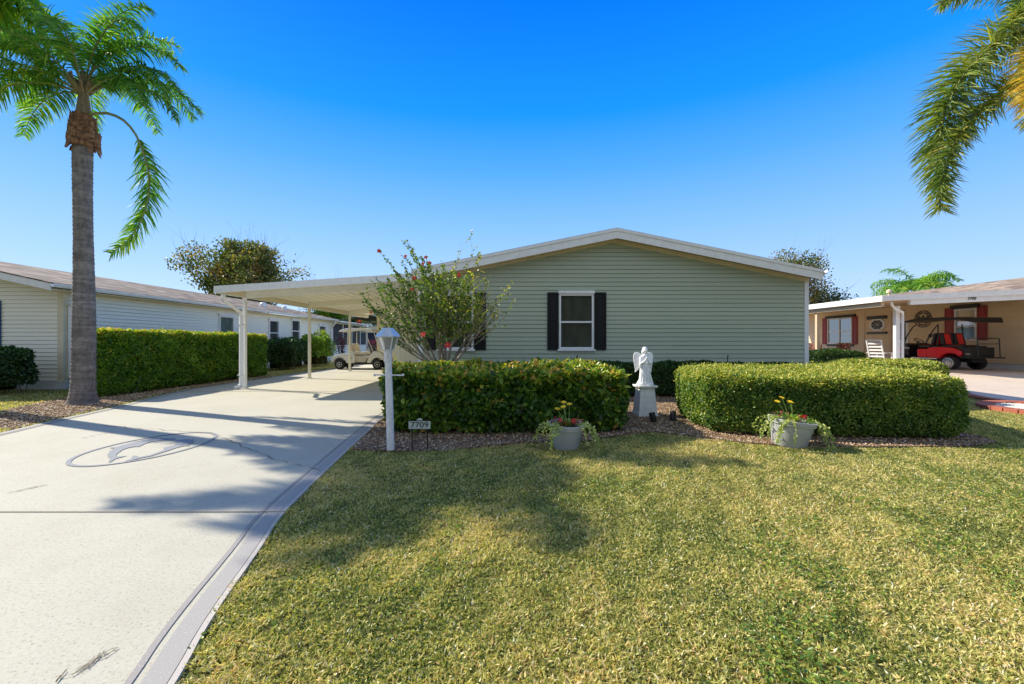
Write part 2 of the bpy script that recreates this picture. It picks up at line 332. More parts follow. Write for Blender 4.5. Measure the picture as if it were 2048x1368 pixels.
# ------------------------------------------------------------------ ground, driveway
def struct(o, nm=None): o['kind'] = 'structure'; return o
g = MB(); g.sheet([(-400, -120), (400, -120), (400, 900), (-400, 900)], 0); struct(g.build('lawn_ground', M_LAWN))
RE = [(-.95, .6), (-1.08, 1.15), (-1.17, 1.53), (-1.292, 1.864), (-1.454, 2.546), (-1.577, 2.95), (-1.65, 3.5), (-1.716, 4.03), (-1.85, 5.2), (-1.98, 6.5), (-2.08, 8), (-2.12, 10.3), (-2.12, 23)]
def smooth(pl, it=2):
    for _ in range(it):
        o_ = [pl[0]]
        for p, q in zip(pl, pl[1:]): o_ += [(p[0]*.75+q[0]*.25, p[1]*.75+q[1]*.25), (p[0]*.25+q[0]*.75, p[1]*.25+q[1]*.75)]
        pl = o_+[pl[-1]]
    return pl
RE = smooth(RE)
LE = [(-5.2, -2), (-5.9, 1.5), (-6.35, 4), (-6.67, 5.67), (-6.95, 6.5), (-7.25, 7.9), (-7.72, 9.3), (-8.2, 11), (-8.2, 14.7), (-8.0, 20), (-8.0, 23)]
LE = smooth(LE)
DRIVE = [(-.9, -2)] + RE + LE[::-1]
def offset(pl, d):
    out = []
    for i, p in enumerate(pl):
        a = Vector(pl[max(i-1, 0)]); b = Vector(pl[min(i+1, len(pl)-1)]); t_ = (b-a).normalized(); out.append((p[0]-t_.y*d, p[1]+t_.x*d))
    return out
def dense(pl, k=4):
    out = []
    for i in range(len(pl)-1):
        for j in range(k): f = j/k; out.append((pl[i][0]*(1-f)+pl[i+1][0]*f, pl[i][1]*(1-f)+pl[i+1][1]*f))
    return out + [pl[-1]]
g = MB(); g.prism(DRIVE, -.05, .012); drv = struct(g.build('driveway', M_CONC))
for pl, sg in ((RE, 1), (LE, -1)):
    if sg == 1:
        g = MB(); g.strip(offset(dense(pl), .013), .024, .016); g.build('pale_edge', M_PALE, drv)
        g = MB(); g.strip(offset(dense(pl), .072), .088, .016); g.build('coated_band', M_BAND, drv)
        g = MB(); g.strip(offset(dense(pl), .157), .026, .016); g.build('border_stripe', M_STRIPE, drv)
    else:
        g = MB(); g.strip(offset(dense(pl), -.06), .09, .016); g.build('coated_band', M_BAND, drv)
        g = MB(); g.strip(offset(dense(pl), -.15), .03, .016); g.build('border_stripe', M_STRIPE, drv)
for yj, xa, xb in ((3.035, -6.1, -1.58), (10.45, -8.0, -2.13), (13.9, -8.15, -2.13), (17.1, -8.05, -2.13)):
    g = MB(); g.strip([(xa, yj), (xb, yj)], .012 if yj < 5 else .03, .018); g.build('control_joint', M_CRACK, drv)
def crack(px, w_, seed):
    r = random.Random(seed); pts = [G(*p) for p in px]; pts = dense(pts, 9)
    pts = [(x + r.uniform(-.022, .022), y + r.uniform(-.035, .035)) for x, y in pts]
    g = MB(); g.strip(pts, [r.uniform(.3, 1)*w_ for _ in pts], .0185); g.build('crack', M_CRACK, drv)
crack([(205, 853), (330, 862), (420, 868), (480, 893), (560, 925), (640, 943)], .013, 1)
crack([(25, 988), (60, 980), (85, 975)], .008, 2)
crack([(115, 1366), (165, 1345), (190, 1325), (215, 1315)], .005, 3)
crack([(150, 1352), (180, 1338), (200, 1322)], .004, 5)
crack([(170, 878), (200, 871), (225, 866)], .010, 4)
crack([(190, 852), (120, 851), (100, 850)], .007, 6)
# emblem: oval ring with two leaping dolphins, coated on the concrete
emb = MB(); N_ = 72; cx, cy = -4.09, 4.93
def ell(k, a, b): t_ = 2*math.pi*k/N_; return (cx + b*math.cos(t_) - .0*math.sin(t_), cy + a*math.sin(t_))
vs = []; fs = []
for k in range(N_):
    p, q = ell(k, .80, .52), ell(k, .755, .485); vs += [p + (.0175,), q + (.0175,)]
for k in range(N_): a = 2*k; b = 2*((k+1) % N_); fs.append((a, a+1, b+1, b))
emb.add(vs, fs)
def z8(p): return G(140 + p[0]*.14648, 840 + p[1]*.14648)
DA = [(1440, 268), (1230, 262), (1020, 283), (900, 318), (780, 345), (650, 382), (530, 400), (605, 408), (540, 450), (512, 490), (515, 520), (552, 545), (522, 600), (560, 592), (620, 552), (790, 506), (660, 520), (630, 512), (640, 482), (720, 425), (800, 398), (900, 382), (925, 388), (975, 368), (1030, 340), (1120, 312), (1300, 288), (1440, 292)]
DB = [(710, 600), (830, 553), (862, 508), (910, 510), (950, 528), (1100, 498), (1280, 432), (1275, 395), (1400, 372), (1450, 345), (1445, 300), (1560, 280), (1690, 285), (1680, 335), (1600, 360), (1645, 378), (1560, 372), (1450, 400), (1300, 452), (1100, 515), (950, 545), (870, 568)]
for D_ in (DA, DB): emb.sheet([z8(p) for p in D_], .0175)
me = emb.build('dolphin_emblem', M_EMB, drv)
# far neighbour's pinkish driveway with red edging, ramping up a little
RDR = [(9.3, 7.75), (9.75, 8.8), (10.25, 10.3), (11.2, 13.2), (12.0, 14.2), (12.2, 20), (12.2, 28), (19, 28), (19, 9), (22, 6), (24, 2), (16, 2), (11.5, 5.4)]
def rz(y): return max(0, min(.15, (y-9)*.033)) + .012
g = MB(); RI = [p for p in RDR]
g.add([(x, y, rz(y)) for x, y in [(11.2, 2), (9.55, 7.9), (9.75, 9), (24, 9), (24, 2)]], [(0, 1, 2, 3, 4)])
g.add([(x, y, rz(y)) for x, y in [(9.75, 9), (10.25, 10.3), (11.2, 13.6), (19, 13.6), (24, 9)]], [(0, 1, 2, 3, 4)])
g.add([(x, y, rz(y)) for x, y in [(11.2, 13.6), (11.4, 29), (19, 29), (19, 13.6)]], [(0, 1, 2, 3)])
rdv = struct(g.build('neighbour_driveway', M_CONCR))
M_BRICK = pm('red_edging', (.46, .14, .08), (.33, .10, .06), 7, .8, bmp=.3)
g = MB(); pts = dense([(11.2, 2), (9.55, 7.9), (9.75, 9), (10.25, 10.3), (11.2, 13.6)], 6)
for a, b in zip(pts, pts[1:]): g.bar((a[0], a[1], rz(a[1])+.02), (b[0], b[1], rz(b[1])+.02), .16, .06)
g.build('red_edging', M_BRICK, rdv)
# planting bed in front of the house
BEDF = [(-1.98, 6.4), (-1.84, 5.3), (-1.76, 4.8), (-1.3, 4.72), (-.8, 4.75), (-.2, 4.98), (.25, 5.15), (.9, 5.2), (1.35, 5.55), (1.9, 5.75), (2.3, 5.45), (2.75, 5.1), (3.2, 4.97), (4.2, 4.92), (5.2, 4.95), (5.75, 5.15), (5.9, 5.5), (5.85, 6.1), (6.4, 7.2), (7.4, 8.4), (8.0, 9.3), (8.0, 10.47), (-2.1, 10.47), (-2.08, 8)]
g = MB(); g.prism(BEDF, -.02, .02); bed = struct(g.build('gravel_bed', M_BED))
LBED = [(-6.8, 5.9), (-7.1, 6.8), (-7.35, 7.9), (-7.85, 9.3), (-8.3, 11), (-8.3, 15.3), (-9.9, 15.4), (-9.9, 10.2), (-8.9, 7.7), (-8.1, 6.5), (-7.3, 6.1)]
g = MB(); g.prism(LBED, -.02, .01); struct(g.build('mulch_strip', M_BED))
def pebbles(name, region_pts, s0, s1, z, mat, label, cat):
    n = len(region_pts); P = np.c_[region_pts, np.full(n, z)]; s = rng.uniform(s0, s1, n)[:, None]
    base = np.array([[1, 0, 0], [0, 1, 0], [-1, 0, 0], [0, -1, 0], [0, 0, .7], [0, 0, -.7]])
    V = P[:, None, :] + base[None]*s[:, :, None]*rng.uniform(.6, 1.3, (n, 6, 1)); th = rng.uniform(0, 6.28, n)
    c, s_ = np.cos(th), np.sin(th); dx = V[..., 0]-P[:, None, 0]; dy = V[..., 1]-P[:, None, 1]
    V[..., 0] = P[:, None, 0]+dx*c[:, None]-dy*s_[:, None]; V[..., 1] = P[:, None, 1]+dx*s_[:, None]+dy*c[:, None]
    f = np.array([[0, 1, 4], [1, 2, 4], [2, 3, 4], [3, 0, 4], [1, 0, 5], [2, 1, 5], [3, 2, 5], [0, 3, 5]])
    Fx = (np.arange(n)[:, None, None]*6 + f[None]).reshape(-1, 3)
    o = fast_mesh(name, V.reshape(-1, 3), None, Fx, np.repeat(rng.random(n), 6), [mat]); tag(o, label, cat, kind='stuff'); return o
def scatter(poly, n):
    a = np.array(poly); lo, hi = a.min(0), a.max(0); P = rng.uniform(lo, hi, (n, 2)); return P[inpoly(P, poly)]
P = scatter(BEDF, 60000); P = P[rng.random(len(P)) < np.clip(1.6-(P[:, 1]-4.5)*.22, .25, 1)]
pebbles('gravel', P, .007, .016, .022, M_PEB, 'brown and buff gravel covering the bed round the hedges', 'gravel')
pebbles('mulch', scatter(LBED, 22000), .010, .024, .014, M_PEB, 'brown chips under the left palm and long hedge', 'mulch')
# ring bed at right with white stones
RC = (9.42, 7.45)
t = thing('tree_ring', 'round red brick edging filled with white stones by the pink driveway', 'garden edging', (RC[0], RC[1], 0))
g = MB()
for k in range(30):
    a0 = 2*math.pi*k/30+.008; a1 = 2*math.pi*(k+1)/30-.008; p = []
    for z in (0, .07):
        for r_, a in ((.80, a0), (1.02, a0), (1.02, a1), (.80, a1)): p.append((RC[0]+r_*math.cos(a), RC[1]+r_*math.sin(a), z))
    g.hexa(p)
g.build('brick_border', M_BRICK, t, bevel=.006)
th = rng.uniform(0, 6.28, 5000); rr = .79*np.sqrt(rng.random(5000)); P = np.c_[RC[0]+rr*np.cos(th), RC[1]+rr*np.sin(th)]
o = pebbles('stones', P, .012, .026, .035, M_WPEB, None, None); o.parent = t; o.location = (-RC[0], -RC[1], 0)
# ------------------------------------------------------------------ siding walls
class Pl:
    def __init__(s, O, u, n): s.O = Vector(O); s.u = Vector(u); s.n = Vector(n)
    def P(s, a, d, z): return tuple(s.O + s.u*a + s.n*d + Vector((0, 0, z)))
    def box(s, mb, a0, a1, d0, d1, z0, z1):
        mb.hexa([s.P(a0, d0, z0), s.P(a0, d1, z0), s.P(a1, d1, z0), s.P(a1, d0, z0), s.P(a0, d0, z1), s.P(a0, d1, z1), s.P(a1, d1, z1), s.P(a1, d0, z1)])
def lap_wall(mb, pl, zlo, zhi, interval, holes=(), lap=.1016, depth=.018):
    z0 = zlo
    while z0 < zhi - 1e-4:
        z1 = min(z0+lap, zhi); zs = sorted({z0, z1} | {z for h in holes for z in (h[2], h[3]) if z0+1e-4 < z < z1-1e-4})
        for za, zb in zip(zs, zs[1:]):
            (a0, b0), (a1, b1) = interval(za), interval(zb); cuts = [h for h in holes if h[2] <= za+1e-5 and h[3] >= zb-1e-5]
            segs = [(a0, b0, a1, b1)]
            for h in sorted(cuts):
                ns = []
                for (p0, q0, p1, q1) in segs:
                    if h[1] <= p0 or h[0] >= q0: ns.append((p0, q0, p1, q1)); continue
                    if h[0] > p0: ns.append((p0, h[0], p1, h[0]))
                    if h[1] < q0: ns.append((h[1], q0, h[1], q1))
                segs = ns
            gr = .013; zc = za+gr if (za == z0 and zb-za > gr*1.5) else za
            d0 = depth*(1-(za-z0)/lap); d1 = depth*(1-(zb-z0)/lap)
            for (p0, q0, p1, q1) in segs:
                if zc > za:
                    f_ = (zc-za)/(zb-za); pc, qc = p0+(p1-p0)*f_, q0+(q1-q0)*f_; d0 = depth*(1-(zc-z0)/lap)
                    mb.add([pl.P(p0, -.016, za), pl.P(q0, -.016, za), pl.P(qc, -.016, zc), pl.P(pc, -.016, zc)], [(0, 1, 2, 3)])
                    mb.add([pl.P(p0, -.016, za), pl.P(q0, -.016, za), pl.P(q0, .001, za), pl.P(p0, .001, za)], [(0, 1, 2, 3)])
                    mb.add([pl.P(pc, -.016, zc), pl.P(qc, -.016, zc), pl.P(qc, d0, zc), pl.P(pc, d0, zc)], [(0, 1, 2, 3)])
                    mb.add([pl.P(pc, d0, zc), pl.P(qc, d0, zc), pl.P(q1, d1, zb), pl.P(p1, d1, zb)], [(0, 1, 2, 3)]); continue
                mb.add([pl.P(p0, d0, za), pl.P(q0, d0, za), pl.P(q1, d1, zb), pl.P(p1, d1, zb)], [(0, 1, 2, 3)])
                if za == z0: mb.add([pl.P(p0, 0, za), pl.P(q0, 0, za), pl.P(q0, d0, za), pl.P(p0, d0, za)], [(0, 1, 2, 3)])
        z0 = z1
M_BLIND = pm('vertical_blinds', (.15, .125, .075), (.09, .075, .045), 8, .8, stretch=(1, 1, .3))
M_BLIND2 = pm('window_blinds', (.30, .34, .26), (.18, .22, .17), 3, .8)
def window(parent, pl, a0, a1, z0, z1, rail=.5, awning=0, sill=True, cols=1, blind='v', fr=.045, frame_mat=None, open_z=None):
    fm = frame_mat or M_WHITE; g = MB(); d0, d1 = .0, .045
    pl.box(g, a0, a0+fr, d0-.05, d1, z0, z1); pl.box(g, a1-fr, a1, d0-.05, d1, z0, z1)
    pl.box(g, a0+fr, a1-fr, d0-.05, d1, z1-fr, z1); pl.box(g, a0+fr, a1-fr, d0-.05, d1, z0, z0+fr)
    zr = z0+(z1-z0)*rail
    if rail: pl.box(g, a0+fr, a1-fr, -.03, d1-.012, zr-.022, zr+.022)
    for c in range(1, cols):
        ac = a0+(a1-a0)*c/cols; pl.box(g, ac-.03, ac+.03, -.04, d1-.002, z0+fr, z1-fr)
    wn = g.build('window', fm, parent, bevel=.004)
    g = MB(); g.add([pl.P(a0+fr*.5, 0.004, z0+fr*.5), pl.P(a1-fr*.5, .004, z0+fr*.5), pl.P(a1-fr*.5, .004, z1-fr*.5), pl.P(a0+fr*.5, .004, z1-fr*.5)], [(0, 1, 2, 3)]); g.build('pane', M_GLASS, wn)
    g = MB(); pl.box(g, a0-.0, a1+.0, -.5, -.48, z0, z1)
    pl.box(g, a0-.02, a0, -.5, -.05, z0, z1); pl.box(g, a1, a1+.02, -.5, -.05, z0, z1); pl.box(g, a0, a1, -.5, -.05, z0-.02, z0); pl.box(g, a0, a1, -.5, -.05, z1, z1+.02); g.build('window_recess', M_DARK, wn)
    if blind == 'v':
        g = MB(); n = int((a1-a0)/.055)
        for k in range(n):
            ac = a0+.03+(a1-a0-.06)*k/(n-1)
            g.add([pl.P(ac-.03, -.085, z0), pl.P(ac+.022, -.055, z0), pl.P(ac+.022, -.055, z1), pl.P(ac-.03, -.085, z1)], [(0, 1, 2, 3)])
        g.build('vertical_blinds', M_BLIND, wn)
    elif blind == 'h':
        g = MB(); zz = z0+.03
        while zz < z1: g.add([pl.P(a0+.02, -.06, zz), pl.P(a1-.02, -.06, zz), pl.P(a1-.02, -.075, zz+.025), pl.P(a0+.02, -.075, zz+.025)], [(0, 1, 2, 3)]); zz += .032
        g.build('blinds', M_BLIND2, wn)
    elif isinstance(blind, float):
        g = MB(); pl.box(g, a0+.02, a1-.02, -.08, -.06, z1-(z1-z0)*blind, z1); g.build('roller_blind', M_BLIND2, wn)
    if awning:
        g = MB(); pl.box(g, a0-awning, a1+awning, .0, .085, z1+.002, z1+.075); g.build('shutter_track', fm, wn, bevel=.006)
    if sill:
        g = MB(); pl.box(g, a0-.04, a1+.04, 0, .07, z0-.05, z0-.003)
        k = a0+.02
        while k < a1: pl.box(g, k, k+.025, .07, .078, z0-.035, z0-.02); k += .125
        g.build('sill', fm, wn, bevel=.003)
    return wn
def shutter(parent, pl, a0, a1, z0, z1, mat):
    g = MB(); e = .045; d = .018
    pl.box(g, a0, a1, .014, .014+d, z0, z1)
    pl.box(g, a0, a0+e, .032, .045, z0, z1); pl.box(g, a1-e, a1, .032, .045, z0, z1)
    zm = z0+(z1-z0)*.515
    for za, zb in ((z0, z0+e*1.6), (zm-e*.7, zm+e*.7), (z1-e*1.2, z1)): pl.box(g, a0+e, a1-e, .032, .045, za, zb)
    for za, zb in ((z0+e*2.3, zm-e*1.4), (zm+e*1.4, z1-e*1.9)): pl.box(g, a0+e*1.6, a1-e*1.6, .032, .042, za, zb)
    return g.build('shutter', mat, parent, bevel=.004)
# ------------------------------------------------------------------ main house
HY = 10.48; X0, X1 = -2.24, 7.12; XR = 2.44; ZE = 2.74; SL = .2026
house = thing('sage_house', 'sage green lap-sided single-storey house with white gable fascia in the middle', 'house', (XR, HY, 0))
fp = Pl((0, HY, 0), (1, 0, 0), (0, -1, 0)); ZA = ZE+SL*(X1-XR)
def gab(z):
    if z <= ZE: return (X0, X1)
    d = (z-ZE)/SL; return (min(X0+d, XR), max(X1-d, XR))
W2 = (1117, 1189)
wx0, wx1 = (1118-1024)/83, (1187-1024)/83; wz0, wz1 = CAMH+(684-698)/83, CAMH+(684-588)/83
v0, v1 = (866-1024)/83., (947-1024)/83.
v0 = v1 - .84
g = MB(); lap_wall(g, fp, .30, ZA, gab, [(wx0, wx1, wz0, wz1), (v0, v1, wz0, wz1)]); 
for sx0_, zz_ in ((2.52, 2.94), (2.52, 2.84), (4.9, 2.13), (5.6, 1.42), (-.1, 2.64), (3.9, 1.11), (.3, .91), (6.1, 2.03)):
    k_ = round((zz_-.3)/.1016); z_ = .3+k_*.1016; g.add([fp.P(sx0_, .0215, z_+.013), fp.P(sx0_+.9, .0215, z_+.013), fp.P(sx0_+.9, .0025, z_+.1015), fp.P(sx0_, .0025, z_+.1015)], [(0, 1, 2, 3)]); g.add([fp.P(sx0_, .0215, z_+.013), fp.P(sx0_, .0025, z_+.1015), fp.P(sx0_, -.002, z_+.1015), fp.P(sx0_, .014, z_+.013)], [(0, 1, 2, 3)])
g.build('front_wall', M_SAGE, house)
g = MB(); g.box(X0+.02, X1-.02, HY+.03, HY+.06, 0, .30)
g.build('skirting', M_LBLU, house)
g = MB(); sp = Pl((X0, 0, 0), (0, 1, 0), (-1, 0, 0)); lap_wall(g, sp, .3, ZE+.1, lambda z: (HY, HY+15)); sp2 = Pl((X1, 0, 0), (0, 1, 0), (1, 0, 0)); lap_wall(g, sp2, .3, ZE+.1, lambda z: (HY, HY+15))
g.box(X0, X1, HY+15, HY+15.1, 0, ZE)
g.build('side_wall', M_SAGE, house)
g = MB(); fp.box(g, X1-.085, X1+.018, -.1, .024, .22, ZE+.02); g.build('corner_trim', M_WHITE, house, bevel=.006)
g = MB(); fp.box(g, X0-.018, X0+.085, -.1, .024, .22, ZE+.02); g.build('corner_trim', M_WHITE, house, bevel=.006)
# frieze board under the soffit
g = MB()
for sgn, xe in ((1, X1), (-1, X0)):
    a = (XR, HY, ZA); b = (xe, HY, ZE); h = .105
    g.hexa([(a[0], HY-.035, a[2]-h), (a[0], HY+.01, a[2]-h), (b[0], HY+.01, b[2]-h), (b[0], HY-.035, b[2]-h), (a[0], HY-.035, a[2]+.0), (a[0], HY+.01, a[2]), (b[0], HY+.01, b[2]), (b[0], HY-.035, b[2])])
g.build('frieze_board', M_CREAMT, house)
FY = 10.10
def slope_box(mb, xa, xb, za, zb, y0, y1, t0, t1):   # sloping slab between xa..xb, heights za..zb, thickness t0..t1 offset
    mb.hexa([(xa, y0, za+t0), (xa, y1, za+t0), (xb, y1, zb+t0), (xb, y0, zb+t0), (xa, y0, za+t1), (xa, y1, za+t1), (xb, y1, zb+t1), (xb, y0, zb+t1)])
RA = 3.845; XE1, XE0 = 7.22, -2.34; RE1 = RA-SL*(XE1-XR)
g = MB()
for xe in (XE1, XE0): slope_box(g, XR, xe, RA, RE1, FY-.012, FY+.02, -.235, -.072)
fa = g.build('fascia', M_WHITE, house, bevel=.003)
g = MB()
for xe in (XE1, XE0): slope_box(g, XR, xe, RA, RE1, FY-.03, FY+.03, -.07, .0)
g.build('drip_edge', M_WHITE, house, bevel=.003)
g = MB(); zsl = .17
for xe in (XE1, XE0):      # ribbed soffit
    n = 46
    for k in range(n):
        f0, f1 = k/n, (k+.86)/n; xa, xb = XR+(xe-XR)*f0, XR+(xe-XR)*f1
        slope_box(g, xa, xb, RA-SL*abs(xa-XR), RA-SL*abs(xb-XR), FY+.02, HY, -.155, -.145)
    slope_box(g, XR, xe, RA, RE1, FY+.02, HY, -.14, -.13)
g.build('soffit', M_SOFF, house)
g = MB()
for xe in (XE1, XE0): slope_box(g, XR, xe, RA, RE1, FY, HY+15.3, .004, .014)
M_SH_M = shingles('grey_shingles', [(.10, .08, .06), (.16, .13, .11), (.22, .18, .15), (.3, .26, .22)], R(90))
g.build('roof', M_SH_M, house)
g = MB()   # eave soffit and gutter along the right side
g.box(X1+.02, XE1-.005, FY+.03, HY+15, ZE-.02+.06, ZE+.07)
g.build('eave_soffit', M_WHITE, house)
g = MB(); gx, gz = XE1, RE1-.02
prof = [(0, 0), (.02, -.06), (.05, -.085), (.085, -.08), (.11, -.03), (.115, .01), (.105, .01), (.08, -.065), (.05, -.075), (.03, -.05), (.012, 0)]
n = len(prof); g.add([(gx+p, FY-.02, gz+q) for p, q in prof]+[(gx+p, HY+15.3, gz+q) for p, q in prof], [(i, (i+1) % n, n+(i+1) % n, n+i) for i in range(n)]+[tuple(range(n))])
g.build('gutter', M_WHITE, house)
g = MB(); g.tube([(XE1+.05, 10.75, gz-.08), (XE1+.04, 10.75, gz-.16), (X1+.06, 10.75, gz-.36), (X1+.06, 10.75, .35), (X1+.14, 10.7, .25)], .04, 6); g.build('downspout', M_WHITE, house)
w1 = window(house, fp, wx0, wx1, wz0, wz1, rail=.49, awning=.02, blind='v')
w2 = window(house, fp, v0, v1, wz0, wz1, rail=.49, awning=.02, blind='v', cols=1)
shz0, shz1 = CAMH+(684-700)/83, CAMH+(684-585)/83
shutter(house, fp, (1094.5-1024)/83, wx0-.02, shz0, shz1, M_SHUT); shutter(house, fp, wx1+.02, (1212-1024)/83, shz0, shz1, M_SHUT)
shutter(house, fp, v0-.30, v0-.02, shz0, shz1, M_SHUT); shutter(house, fp, v1+.02, v1+.30, shz0, shz1, M_SHUT)
# ------------------------------------------------------------------ carport
cp = thing('carport', 'white flat-roofed carport on posts over the concrete driveway', 'carport', (-4.6, 11.1, 0))
CX0, CX1, CY0, CY1 = -6.93, -2.30, 10.1, 20.6; cz0 = 2.50; csl = (2.80-2.50)/(CX1-CX0)
def cz(x): return cz0+csl*(x-CX0)
g = MB(); slope_box(g, CX0, CX1, cz(CX0), cz(CX1), CY0, CY0+.03, -.165, 0); fo = g.build('front_fascia', M_WHITE, cp, bevel=.004)
g = MB(); slope_box(g, CX0+.12, CX1, cz(CX0+.12), cz(CX1), CY0+.03, CY1, -.03, -.01); g.build('roof_panel', M_CEIL, cp)
g = MB(); slope_box(g, CX0, CX1, cz(CX0), cz(CX1), CY0+.03, CY1+.03, -.008, 0); g.build('roof_deck', M_WHITE, cp)
g = MB()
k = CX0+.45
while k < CX1-.1: g.box(k, k+.012, CY0+.03, CY1, cz(k)-.042, cz(k)-.0305); k += .305
g.build('panel_seams', M_CEIL, cp)
g = MB(); g.box(CX0, CX0+.12, CY0+.03, CY1, cz0-.165, cz0-.01); g.build('side_gutter', M_WHITE, cp, bevel=.008)
g = MB(); g.box(CX0+.12, CX0+.135, CY0+.03, CY1, cz0-.165, cz0-.03); g.build('inner_gutter_face', M_CREAMT, cp)
for yb in (11.14, 14.22, 17.75):
    g = MB(); xa, xb = (-6.82 if yb < 12 else -6.62), CX1; slope_box(g, xa, xb, cz(xa), cz(xb), yb-.045, yb+.045, -.19, -.0305); g.build('cross_beam', M_WHITE if yb < 12 else M_CEIL, cp, bevel=.004)
    px0 = -6.845 if yb < 12 else -6.62
    g = MB(); g.box(px0-.04, px0+.04, yb-.04, yb+.04, .012, cz(-6.6)-.19); po = g.build('post', M_WHITE if yb < 12 else M_CEIL, cp, bevel=.006)
    g = MB(); g.box(px0-.07, px0+.07, yb-.055, yb+.055, .012, .04); g.build('base_plate', M_WHITE, po)
    for zz in (cz(-6.6)-.16, cz(-6.6)-.10):
        for xx in (px0-.02, px0+.02): g = MB(); g.box(xx-.008, xx+.008, yb-.052, yb-.045, zz-.008, zz+.008); g.build('bolt', M_LBLU, po)
g = MB()
pth = [(-6.87, 10.35, 2.34), (-6.87, 10.35, 2.27), (-6.87, 10.42, 2.17), (-6.86, 10.72, 2.05), (-6.84, 10.94, 1.95), (-6.835, 10.98, 1.85), (-6.835, 10.98, .14), (-6.87, 10.92, .075), (-6.92, 10.84, .055)]
for a, b in zip(pth, pth[1:]): pass
g.tube(pth, .062, 4, flat=.75); ds = g.build('downspout', M_WHITE, cp, bevel=.006)
for z_ in (1.62, .35): g = MB(); g.box(-6.90, -6.77, 10.92, 11.04, z_, z_+.03); g.build('strap', M_WHITE, ds)
# shed at the back of the carport
shd = thing('storage_shed', 'yellow-cream lap-sided shed closing the back of the carport', 'shed', (-4.3, 21, 0))
g = MB(); lap_wall(g, Pl((0, 20.7, 0), (1, 0, 0), (0, -1, 0)), .05, 2.7, lambda z: (-6.35, -2.3)); lap_wall(g, Pl((-6.35, 0, 0), (0, 1, 0), (-1, 0, 0)), .05, 2.6, lambda z: (20.7, 24)); g.build('wall', M_CREAM, shd)
g = MB(); g.box(-6.42, -6.28, 20.66, 20.76, .02, 2.68); g.build('corner_trim', M_CREAMT, shd)
g = MB(); g.hexa([(-6.6, 20.62, 2.52), (-6.6, 24.2, 2.52), (-2.3, 24.2, 2.80), (-2.3, 20.62, 2.80), (-6.6, 20.62, 2.56), (-6.6, 24.2, 2.56), (-2.3, 24.2, 2.84), (-2.3, 20.62, 2.84)]); g.build('roof', M_WHITE, shd)
# vinyl fence panel
fe = thing('vinyl_fence', 'cream vertical-board privacy fence beside the front left house corner', 'fence', (-3.2, 15.2, 0))
FYv = 13.2; g = MB(); xx = (791-1024)*FYv/F
while xx < -2.75: g.box(xx, xx+.145, FYv, FYv+.02, .05, 1.16); xx += .15
g.build('boards', M_CEIL, fe)
g = MB(); g.box((791-1024)*FYv/F, -2.7, FYv-.02, FYv+.04, 1.16, 1.22); g.build('top_rail', M_CEIL, fe, bevel=.005)
g = MB(); g.box((791-1024)*FYv/F, -2.7, FYv-.02, FYv+.04, .02, .10); g.build('bottom_rail', M_CEIL, fe)
g = MB(); g.box(-2.95, -2.84, FYv-.05, FYv+.06, .012, 1.27); g.build('post', M_CEIL, fe, bevel=.008)
# ------------------------------------------------------------------ left house
lh = thing('cream_house', 'cream lap-sided house with brown shingle roof behind the long hedge on the left', 'house', (-15.8, 10.9, 0))
LX = -11.24; LY = 10.9; LRX, LRZ, LEX, LEZ = -15.8, 3.66, -10.98, 2.60; lsl = (LRZ-LEZ)/(LEX-LRX)
lfp = Pl((0, LY, 0), (1, 0, 0), (0, -1, 0)); lsp = Pl((LX, 0, 0), (0, 1, 0), (1, 0, 0)); LWZ = 2.50
def lgab(z):
    if z <= LWZ: return (-20.3, LX)
    d = (z-LWZ)/lsl; return (min(-20.3+d, LRX), max(LX-d, LRX))
wins = [(437, 467, 632, 700, 'h'), (537, 557, 640, 689, None), (582, 599, 640, 682, None), (637.5, 651, 651, 677, None)]
def ly(x): return LX*F/(x-1024)
WL = []
for xa, xb, ya, yb_, bl in wins:
    a, b = ly(xa), ly(xb); m_ = (a+b)/2; WL.append((a, b, CAMH+(684-yb_)*m_/F, CAMH+(684-ya)*m_/F, bl))
g = MB(); lap_wall(g, lsp, .22, LWZ, lambda z: (LY, 27.1), [h[:4] for h in WL]); g.build('side_wall', M_CREAM, lh)
fwz = (-13.9, -13.03, 1.0, 2.2)
g = MB(); lap_wall(g, lfp, .22, LWZ+lsl*4.5, lgab, [fwz]); g.build('front_wall', M_CREAM, lh)
g = MB(); lfp.box(g, -20.3, LX+.0, -.06, .05, .02, .21); lsp.box(g, LY-.0, 27.1, -.06, .05, .02, .21); g.build('skirting', M_LBLU, lh)
g = MB(); lfp.box(g, LX-.13, LX+.02, -.02, .025, .2, LWZ+.03); lsp.box(g, LY-.02, LY+.12, -.02, .025, .2, LWZ); g.build('corner_trim', M_CREAMT, lh, bevel=.004)
g = MB(); LFY = 10.35
for xe in (LEX, 2*LRX-LEX): slope_box(g, LRX, xe, LRZ, LEZ, LFY-.015, LFY+.02, -.17, 0.0)
g.build('fascia', M_WHITE, lh, bevel=.004)
g = MB()
for xe in (LEX, 2*LRX-LEX): slope_box(g, LRX, xe, LRZ, LEZ, LFY+.02, LY+.02, -.15, -.12)
g.box(LX, LEX, LFY+.02, 27.2, LEZ-.13, LEZ-.11); g.build('soffit', M_CREAMT, lh)
g = MB()
for xe in (LEX+.03, 2*LRX-LEX): slope_box(g, LRX, xe, LRZ, LEZ-.006, LFY-.03, 27.3, .004, .03)
g.build('roof', M_SH_L, lh)
g = MB(); gx, gz = LEX, LEZ-.01
g.add([(gx+p, LFY-.02, gz+q) for p, q in prof]+[(gx+p, 27.3, gz+q) for p, q in prof], [(i, (i+1) % n, n+(i+1) % n, n+i) for i in range(n)]+[tuple(range(n))]); g.build('gutter', M_WHITE, lh)
